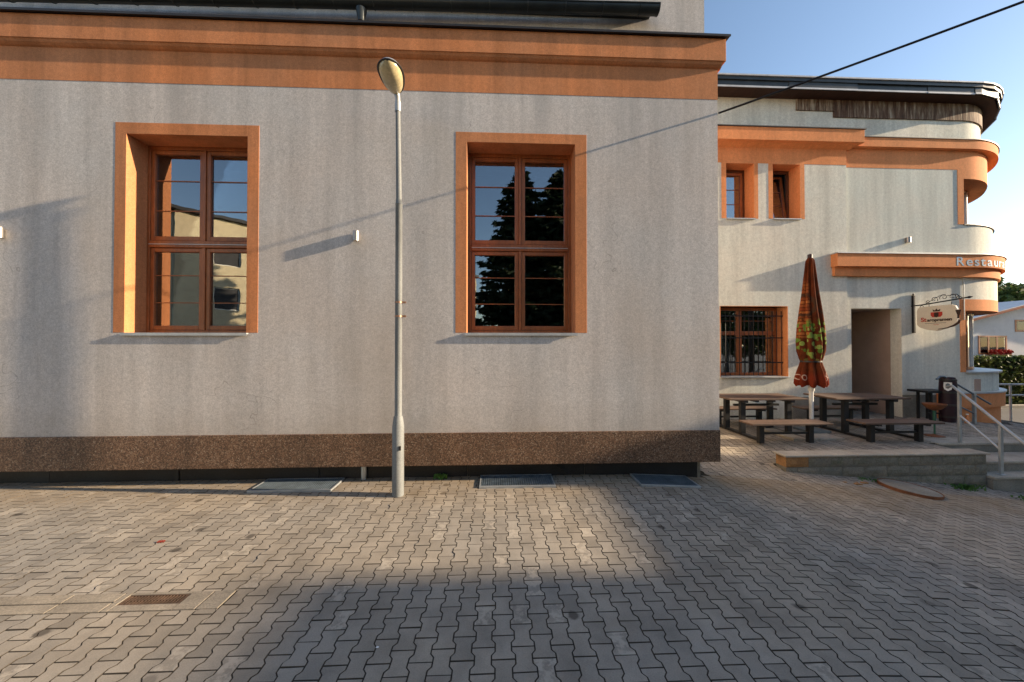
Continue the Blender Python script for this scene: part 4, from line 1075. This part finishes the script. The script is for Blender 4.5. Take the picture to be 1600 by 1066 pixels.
# standing ashtray
at_ = thing('standing_ashtray', 'rusty bowl on a thin green stand beside the front bench', 'ashtray', (10.3, 7.9, 0))
MB().lathe([(.17, 0), (.17, .015), (.06, .03), (.02, .05)], (10.3, 7.9, 0), 20).build('foot', M['rust'], at_, auto=40)
MB().cyl((10.3, 7.9, .03), (10.3, 7.9, .62), .017).build('stem', M['green'], at_)
MB().cyl((10.3, 7.9, .3), (10.3, 7.9, .62), .026).build('sleeve', M['green'], at_)
MB().lathe([(.03, .60), (.12, .64), (.19, .72), (.205, .76), (.195, .765), (.17, .74), (.05, .70)], (10.3, 7.9, 0), 24).build('bowl', M['rust'], at_, auto=40)
# black bar table and the dark barrel bin with a crest
bt_ = thing('bar_table', 'small black high table against the wall beside the doorway', 'table', (12.45, 9.6, 0))
MB().box(12.0, 12.75, 9.35, 9.85, .80, .86).build('table_top', M['blacksteel'], bt_, bevel=.006)
for x, y in ((12.22, 9.45), (12.5, 9.45), (12.22, 9.75), (12.5, 9.75)): MB().box(x-.025, x+.025, y-.025, y+.025, 0, .8).build('leg', M['blacksteel'], bt_)
MB().box(12.15, 12.6, 9.43, 9.47, .2, .24).build('stretcher', M['blacksteel'], bt_)
bb = thing('barrel', 'dark maroon barrel with a white crest standing beside the wall', 'barrel', (12.72, 9.35, 0))
MB().lathe([(.14, 0), (.165, .2), (.175, .6), (.175, .85), (.165, 1.1), (.14, 1.24), (.11, 1.25)], (12.60, 9.35, 0), 28).build('body', M['maroon'], bb, auto=40)
for z, r in ((.12, .156), (.45, .173), (.80, .176), (1.14, .16)): MB().lathe([(r, z), (r+.008, z+.01), (r+.006, z+.05), (r-.004, z+.06)], (12.60, 9.35, 0), 28).build('hoop', M['flash'], bb, auto=40)
def cb(u, v_, t):
    a = math.atan2(-9.35, -12.60)+u/.178; return (12.60+(.178+t)*math.cos(a), 9.35+(.178+t)*math.sin(a), v_)
MB().prism([(-.07, 1.11), (.07, 1.11), (.08, .99), (.06, .91), (0, .87), (-.06, .91), (-.08, .99)], cb, 0, .008).build('crest', M['white_pl'], bb)
MB().prism([(-.035, 1.06), (.0, 1.09), (.035, 1.06), (.04, .98), (0, .93), (-.04, .98)], cb, .009, .012).build('crest_emblem', M['zincd'], bb)
mk = thing('container', 'small orange and white container on the ground by the barrel', 'container', (13.02, 9.1, 0))
MB().lathe([(.05, 0), (.05, .15), (.022, .20), (.022, .24)], (12.95, 9.2, zt(13.02)), 14).build('body', M['orange2'], mk, auto=40)
MB().lathe([(.026, .24), (.026, .27)], (12.95, 9.2, zt(13.02)), 12).build('cap', M['white_pl'], mk)

# big round cover lying on the paving
def slope_at(x): return (zc(x+.05)-zc(x-.05))/.1
dx_, dy_ = 7.38, 6.04
ds = MB().lathe([(.37, -.01), (.39, 0), (.39, .03), (.375, .038)], (0, 0, 0), 48).build('round_cover', M['concreted'], None, auto=40, wloc=(dx_, dy_, zc(dx_)+.012))
ds.rotation_euler = (R(1.0), -math.atan(slope_at(dx_)), 0)
tag(ds, 'large round pale cover with a rusty rim lying on the paving', 'cover')
rim = MB()
for i in range(48):
    a0, a1 = 2*math.pi*i/48, 2*math.pi*(i+1)/48
    rim.add([(r_*math.cos(a_), r_*math.sin(a_), z_) for a_ in (a0, a1) for r_, z_ in ((.391, -.012), (.402, -.012), (.402, .041), (.391, .041))], [(0, 1, 5, 4), (1, 2, 6, 5), (2, 3, 7, 6), (3, 0, 4, 7)])
rim = rim.build('rusty_rim', M['rust'], None, auto=40); rim.parent = ds
# ------------------------------------------------------------------ overhead cable and its pole
P = Vector((3.612, 5.575, 5.94)); Q = Vector((6.44, 4.0, 6.373)); E_ = P + (Q-P)*4.6; E_.z += .6
def wire(p, e, sag, n=40): return [p + (e-p)*(i/n) - Vector((0, 0, sag*4*(i/n)*(1-i/n))) for i in range(n+1)]
cb_ = MB().tube(wire(P, E_, .22), .016, 8).build('overhead_cable', M['cable'], smooth=True)
tag(cb_, 'black overhead cable running from the hall corner across the sky', 'cable')
up_ = thing('utility_pole', 'tall wooden utility pole out in the street carrying the cable', 'utility pole', (E_.x, E_.y, -1))
MB().cyl((E_.x, E_.y, -1.3), (E_.x, E_.y, 7.5), .14, .10, n=14).build('post', M['bark'], up_, auto=40)
MB().cyl((E_.x, E_.y, 7.1), (E_.x, E_.y-.12, 7.2), .03).build('insulator', M['white_pl'], up_)

# ------------------------------------------------------------------ foliage builders
def leaf_cloud(clumps, n, size, up=.3):
    c = np.array([q[:3] for q in clumps]); rad = np.array([q[3] for q in clumps]); wgt = rad**2; wgt = wgt/wgt.sum()
    idx = rng.choice(len(clumps), n, p=wgt); d = rng.normal(size=(n, 3)); d /= np.linalg.norm(d, axis=1)[:, None]
    rr = rad[idx]*(.55+.5*rng.random(n)**.6); p = c[idx] + d*rr[:, None]
    a = rng.normal(size=(n, 3)); a[:, 2] *= .6; a /= np.linalg.norm(a, axis=1)[:, None]
    b = np.cross(a, d+rng.normal(size=(n, 3))*.5); b /= (np.linalg.norm(b, axis=1)[:, None]+1e-9)
    s = size*(.6+.8*rng.random(n))[:, None]
    V = np.concatenate([p-a*s, p+b*s*.55, p+a*s, p-b*s*.55], axis=1).reshape(-1, 3)
    F = np.arange(4*n).reshape(-1, 4); return V, F
def raw(name, V, F, mat, parent):
    me = bpy.data.meshes.new(name); me.from_pydata([tuple(x) for x in V], [], [tuple(int(k) for k in q) for q in F]); me.materials.append(mat)
    o = bpy.data.objects.new(name, me); return finish(o, parent)
def broad_tree(x, y, z, h, r, label, n=9000, size=.13, mat='leaf', group=None, zc0=.35):
    t = thing('broadleaf_tree', label, 'tree', (x, y, z), group)
    MB().tube([(x, y, z-.2), (x+.05, y, z+h*.25), (x-.05, y+.05, z+h*.55), (x, y, z+h*.85)], [.20, .16, .11, .03], 10).build('trunk', M['bark'], t, auto=60)
    cl = []
    for i in range(26):
        a = rng.uniform(0, 6.28); u = rng.uniform(0, 1)**.6; zz = rng.uniform(zc0, .98); rad = r*math.sqrt(max(.05, 1-((zz-.62)/.42)**2))*u*.8
        cl.append((x+rad*math.cos(a), y+rad*math.sin(a), z+h*zz, r*rng.uniform(.22, .4)))
    for c in cl[:9]: MB().tube([(x, y, z+h*.4), tuple((Vector(c[:3])+Vector((x, y, z+h*.45)))/2), c[:3]], [.07, .045, .015], 6).build('limb', M['bark'], t)
    V, F = leaf_cloud(cl, n, size); raw('crown', V, F, M[mat], t); return t
def conifer(x, y, z, h, r, label, n=26000):
    t = thing('conifer_tree', label, 'tree', (x, y, z), 'conifers across the court')
    MB().cyl((x, y, z-.2), (x, y, z+h*.97), .22, .02, n=10).build('trunk', M['bark'], t, auto=60)
    nb = 190; V, F = [], []
    for i in range(nb):
        u = (i+.5)/nb; zz = z+h*(.06+.93*u); rb = r*(1-u)**.66*rng.uniform(.7, 1.12)+.12; a = i*2.4+rng.uniform(-.4, .4)
        m = int(n/nb*(1.5-u)); s_ = rng.random(m)
        px = x+np.cos(a)*rb*s_; py = y+np.sin(a)*rb*s_; pz = zz - .30*rb*s_ + .25*rb*s_**3
        wd = rb*.32*(1-s_*.6); off = rng.normal(size=m)*wd*.6
        px = px - math.sin(a)*off; py = py + math.cos(a)*off; pz = pz - abs(off)*.35 - rng.random(m)*.12
        d = np.stack([math.cos(a)+rng.normal(size=m)*.6, math.sin(a)+rng.normal(size=m)*.6, -.35+rng.normal(size=m)*.35], 1); d /= np.linalg.norm(d, axis=1)[:, None]
        b = np.cross(d, rng.normal(size=(m, 3))); b /= np.linalg.norm(b, axis=1)[:, None]
        p = np.stack([px, py, pz], 1); L_ = (.34*(.6+.7*rng.random(m)))[:, None]
        n0 = len(V)*4
        V.append(np.concatenate([p-d*L_, p+b*L_*.34, p+d*L_, p-b*L_*.34], axis=1).reshape(-1, 3))
    V = np.concatenate(V); F = np.arange(len(V)).reshape(-1, 4); raw('crown', V, F, M['conifer'], t); return t

# ------------------------------------------------------------------ weeds, leaf, litter
def tuft(name, x, y, z, n, h, spread, label, cat):
    v, f = [], []
    for i in range(n):
        a = rng.uniform(0, 6.28); r = rng.uniform(0, spread); bx_, by_ = x+r*math.cos(a), y+r*math.sin(a)*.5
        l = h*rng.uniform(.5, 1); dx = rng.uniform(-.5, .5)*l; dy = rng.uniform(-.5, .5)*l; wd = .006+.01*rng.random()
        k = len(v); v += [(bx_-wd, by_, z), (bx_+wd, by_, z), (bx_+dx+wd*1.6, by_+dy, z+l*.7), (bx_+dx*1.6, by_+dy*1.6, z+l*.85), (bx_+dx-wd*1.6, by_+dy, z+l*.7)]; f.append((k, k+1, k+2, k+3, k+4))
    return tag(MB().add(v, f).build(name, M['weed']), label, cat)
tuft('weed', -.90, 5.72, 0, 26, .10, .12, 'small green weed at the foot of the hall wall right of the lamp post', 'weed')
stuff(tuft('grass', 8.95, 6.40, zc(8.95), 120, .10, .35, 'green grass tuft at the foot of the low wall', 'grass'))
stuff(tuft('grass', 9.75, 6.0, zc(9.75), 120, .08, .4, 'green grass at the foot of the entrance steps', 'grass'))
stuff(tuft('grass', 7.0, 6.44, zc(7.0), 30, .05, .3, 'thin grass along the middle of the low wall', 'grass'))
lf = MB(); 
for k in range(3):
    a = .6+k*.5; x, y = -3.70+k*.03, 4.0
    lf.add([(x, y, .006), (x+.025*math.cos(a), y+.025*math.sin(a), .02), (x+.05*math.cos(a*.7), y+.02, .010), (x+.025, y-.015, .006)], [(0, 1, 2, 3)])
tag(lf.build('fallen_leaf', M['leafred']), 'small red fallen leaf on the paving at left', 'leaf')
tag(MB().add([(-.86, 2.55, .006), (-.84, 2.547, .008), (-.838, 2.56, .007), (-.855, 2.562, .010)], [(0, 1, 2, 3)]).build('paper_scrap', M['litter']), 'tiny white scrap of paper on the shaded paving', 'litter')
rb_ = MB()
for i in range(9):
    x, y = 6.55+rng.uniform(-.25, .25), 6.15+rng.uniform(-.06, .1); s_ = rng.uniform(.015, .045); rb_.box(x-s_, x+s_, y-s_*.6, y+s_*.6, zc(x)-.005, zc(x)+s_*.5)
stuff(tag(rb_.build('rubble', M['ochre']), 'few crumbs of broken brick by the low wall', 'rubble'))

# ------------------------------------------------------------------ background right of the restaurant
road = struct(MB().box(13.2, 90, 13.2, 17.5, -1.22, -1.20).build('road', M['asphalt']))
struct(box('pavement', M['concrete'], None, 17.6, 90, 12.2, 13.1, -1.30, -1.08))
kb = struct(box('kerb', M['concrete'], None, 17.6, 90, 17.5, 17.8, -1.3, -1.05))
gr_ = thing('guard_rail', 'grey tubular guard rail along the street beyond the rounded corner', 'railing', (22, 13.0, -1))
for z in (.62, .20): MB().cyl((16.8, 13, z), (30, 13, z-.1), .035, n=10).build('rail', M['zinc'], gr_)
for i in range(5): MB().cyl((17.2+i*2.9, 13, -1.1), (17.2+i*2.9, 13, .62), .035, n=10).build('post', M['zinc'], gr_)
hg = thing('hedge', 'clipped dark green hedge in front of the white house', 'hedge', (28, 18.6, -1))
V, F = [], []
nH = 26000; x = rng.uniform(20, 40, nH); sd = rng.random(nH); y = np.where(sd < .5, 18.1+rng.normal(0, .06, nH), 18.1+rng.random(nH)*1.0); z = np.where(sd < .5, -1.1+2.5*rng.random(nH), 1.38+rng.normal(0, .06, nH))
p = np.stack([x, y, z], 1); a = rng.normal(size=(nH, 3)); a /= np.linalg.norm(a, axis=1)[:, None]; b = np.cross(a, rng.normal(size=(nH, 3))); b /= np.linalg.norm(b, axis=1)[:, None]
V = np.concatenate([p-a*.09, p+b*.055, p+a*.09, p-b*.055], axis=1).reshape(-1, 3); raw('foliage', V, np.arange(4*nH).reshape(-1, 4), M['hedge'], hg)
box('hedge_core', M['bark'], hg, 20.1, 39.9, 18.2, 19.0, -1.2, 1.28)
wh = thing('white_house', 'white house with a grey gable roof and red window flowers', 'house', (34, 21, -1))
HY = 22.0
ap = 36.0
poly = [(28, -1.3), (44, -1.3), (44, 2.9), (ap, 4.9), (28, 3.0)]
MB().prism(poly, lambda u, v_, t: (u, t, v_), HY, HY+9).build('wall', M['white'], wh)
MB().prism([(27.3, 3.0), (27.25, 2.85), (ap, 5.02), (44.7, 2.85), (44.7, 3.0), (ap, 5.2)], lambda u, v_, t: (u, t, v_), HY-.5, HY+9.4).build('roof', M['roofg'], wh)
MB().tube([(27.3, HY-.52, 2.9), (ap, HY-.52, 5.08)], .09, 6).build('verge_board', M['terracotta'], wh)
box('string_course', M['concrete'], wh, 28, 44, HY-.05, HY, .62, .70)
def hwin(x0, x1, z0, z1, n, parent):
    o = MB().box(x0-.1, x0, HY-.03, HY+.1, z0-.1, z1+.1).box(x1, x1+.1, HY-.03, HY+.1, z0-.1, z1+.1).box(x0, x1, HY-.03, HY+.1, z0-.1, z0).box(x0, x1, HY-.03, HY+.1, z1, z1+.1).build('window', M['wood'], parent)
    for i in range(n):
        a, b = x0+(x1-x0)*i/n+.05, x0+(x1-x0)*(i+1)/n-.05
        box('pane', M['glass0'], o, a, b, HY-.012, HY-.008, z0+.02, z1-.02); box('dark_room_sheet', M['flash'], o, a, b, HY-.006, HY-.003, z0, z1)  # dark sheet behind the glass stands in for the unlit room
        if i: box('mullion', M['wood'], o, a-.1, a, HY-.025, HY+.05, z0, z1)
hwin(31.9, 33.7, 1.62, 2.66, 3, wh); hwin(34.5, 36.0, 3.12, 3.72, 2, wh); hwin(38.6, 40.4, 1.62, 2.66, 3, wh)
fb = thing('flower_box', 'red geraniums spilling from the white house window box', 'flowers', (33.1, HY, 1.5))
box('planter', M['terracotta'], fb, 32.4, 33.7, HY-.3, HY-.05, 1.42, 1.60)
V, F = leaf_cloud([(32.5+i*.14, HY-.22, 1.68, .16) for i in range(9)], 900, .06); raw('blooms', V, F, M['flower'], fb)
ds2 = thing('satellite_dish', 'white satellite dish on the gable of the white house', 'satellite dish', (36.9, HY-.3, 4.4))
MB().lathe([(.01, 0), (.25, .04), (.45, .14)], (36.9, HY-.55, 4.45), 20).build('dish', M['white_pl'], ds2, auto=60)
MB().cyl((36.9, HY-.55, 4.0), (36.9, HY-.1, 4.46), .03).build('arm', M['zinc'], ds2)
hill = MB(); hx = list(np.linspace(30, 260, 24)); hy = list(np.linspace(45, 180, 16))
sheet(hill, hx, hy, lambda x, y: -1.5 + 11*smooth(45, 130, y)*(.8+.2*math.sin(x*.05)))
struct(hill.build('hill', M['dirt'], smooth=True))
for x, y, h, r, lab in ((62.6, 41.5, 9.4, 3.6, 'round dark tree behind the left slope of the white house roof'), (67.5, 43, 10.4, 3.8, 'taller dark tree behind the ridge of the white house'),
        (91, 59.5, 15.6, 3.2, 'pointed tree standing highest on the skyline beside the rounded corner'), (98, 62, 13.6, 4.6, 'broad tree on the skyline at the right edge behind the white house')):
    broad_tree(x, y, -1.2, h, r, lab, 6000, .34, 'leaf', 'trees beyond the white house', .12)

# ------------------------------------------------------------------ what the panes mirror, then unseen houses and trees added for shade and reflection
for x, y, h, r, lab in ((1.9, -16.2, 16.4, 5.2, 'tall dark spruce mirrored in the left panes of the right window'), (4.9, -16.0, 16.2, 5.2, 'tall dark spruce mirrored in the right panes of the right window'), (7.8, -16.8, 14.8, 5.0, 'shorter dark spruce at the right of the row across the court')):
    conifer(x, y, 0, h, r, lab)
bh = thing('apartment_house', 'beige three-storey house across the court, mirrored in the left window', 'building', (-13, -26, 0))
fa, fb_ = Vector((-22.5, -13.5, 0)), Vector((-3.0, -37.5, 0)); fd = (fb_-fa).normalized(); fn = Vector((-fd.y, fd.x, 0))
LF = (fb_-fa).length
def fp(u, v_, t): q_ = fa+fd*u+fn*t; return (q_.x, q_.y, v_)
H2 = 11.6
wins = [(2.2+i*3.6, 3.8+i*3.6, 1.4+s_*3.4, 3.1+s_*3.4) for i in range(8) for s_ in range(3)]
hb = holed(MB(), 0, LF, 0, H2, wins, 0, .3); hb.v = [fp(x, z, -y) for x, y, z in hb.v]; hb.build('wall', M['beige'], bh)
bk = MB().prism([(0, 0), (LF, 0), (LF, H2), (0, H2)], lambda u, v_, t: fp(u, v_, t), -8, -.5); bk.build('rear_wall', M['beige'], bh)
for (a, b, c, d) in wins:
    o = MB().prism([(a, c), (b, c), (b, d), (a, d)], fp, -.22, -.18).build('window', M['white_pl'], bh)
    MB().prism([(a+.08, c+.08), (b-.08, c+.08), (b-.08, d-.08), (a+.08, d-.08)], fp, -.17, -.15).build('pane', M['roof'], o)
MB().prism([(-.3, H2), (LF+.3, H2), (LF+.3, H2+.25), (-.3, H2+.25)], fp, -8.3, .35).build('roof', M['roof'], bh)
nh = thing('shade_house', 'unseen house added at the right of the court, shaped to shade the terrace', 'house', (29, 3, -1))  # unseen; ridge and annex heights shaped for the shade they cast
NX0, NX1, NY0, NY1, NE = 26.0, 33.0, -.8, 4.6, 5.4
MB().box(NX0, NX1, NY0, NY1, -1.5, NE).build('wall', M['beige'], nh)
MB().prism([(NX0-.4, NE-.1), (NX1+.4, NE-.1), ((NX0+NX1)/2, NE+2.75)], lambda u, v_, t: (u, t, v_), NY0-.3, NY1+.3).build('roof', M['terracotta'], nh)
MB().box(NX0+.3, NX1-.3, NY1, 12.5, -1.5, 4.4).build('annex_wall', M['beige'], nh)
MB().prism([(NX0-.1, 4.3), (NX1+.1, 4.3), ((NX0+NX1)/2, 6.95)], lambda u, v_, t: (u, t, v_), NY1+.31, 12.9).build('annex_roof', M['terracotta'], nh)
MB().box(28.2, 28.8, 3.0, 3.7, 6.6, 8.1).build('chimney', M['terracotta'], nh)
for y in (.2, 2.6):
    o = MB().box(NX0-.03, NX0+.05, y, y+1.2, .6, 2.1).build('window', M['wood'], nh); MB().box(NX0-.04, NX0-.031, y+.1, y+1.1, .7, 2.0).build('pane', M['roof'], o)
gh = thing('shade_block', 'flat-roofed block far right of the court, added out of view to shade the near paving', 'building', (45, -7, -1))  # unseen block added only for the straight-edged shade on the near paving
MB().box(40.0, 50.0, -15, -.30, -1.6, 11.9).build('wall', M['beige'], gh)
MB().box(39.8, 50.2, -15.2, -.20, 11.901, 12.15).build('roof', M['roof'], gh)
for sz in range(4):
    for k in range(5):
        o = MB().box(39.95, 40.05, -13.6+k*2.7, -12.2+k*2.7, .3+sz*2.9, 1.7+sz*2.9).build('window', M['white_pl'], gh); MB().box(39.93, 39.949, -13.5+k*2.7, -12.3+k*2.7, .4+sz*2.9, 1.6+sz*2.9).build('pane', M['roof'], o)
broad_tree(19.5, -8.5, -1.1, 8.2, 3.0, 'unseen leafy tree added at the right of the court behind the utility pole', 11000, .15, group='unseen trees added right of the court')  # this and the next two added so restaurant panes mirror less bright sky
broad_tree(15.5, -14.5, -1.0, 9.0, 3.4, 'unseen leafy tree added right of the row of spruces across the court', 11000, .16, group='unseen trees added right of the court')
broad_tree(27.5, -13.0, -1.1, 9.6, 3.6, 'unseen broad leafy tree added far back to the right of the court', 11000, .17, group='unseen trees added right of the court')
broad_tree(23.5, -5.2, -1.1, 9.4, 3.4, 'unseen broad leafy tree added further back on the right of the court', 11000, .16, group='unseen trees added right of the court')  # extra tree put out of view on the right as a shade caster
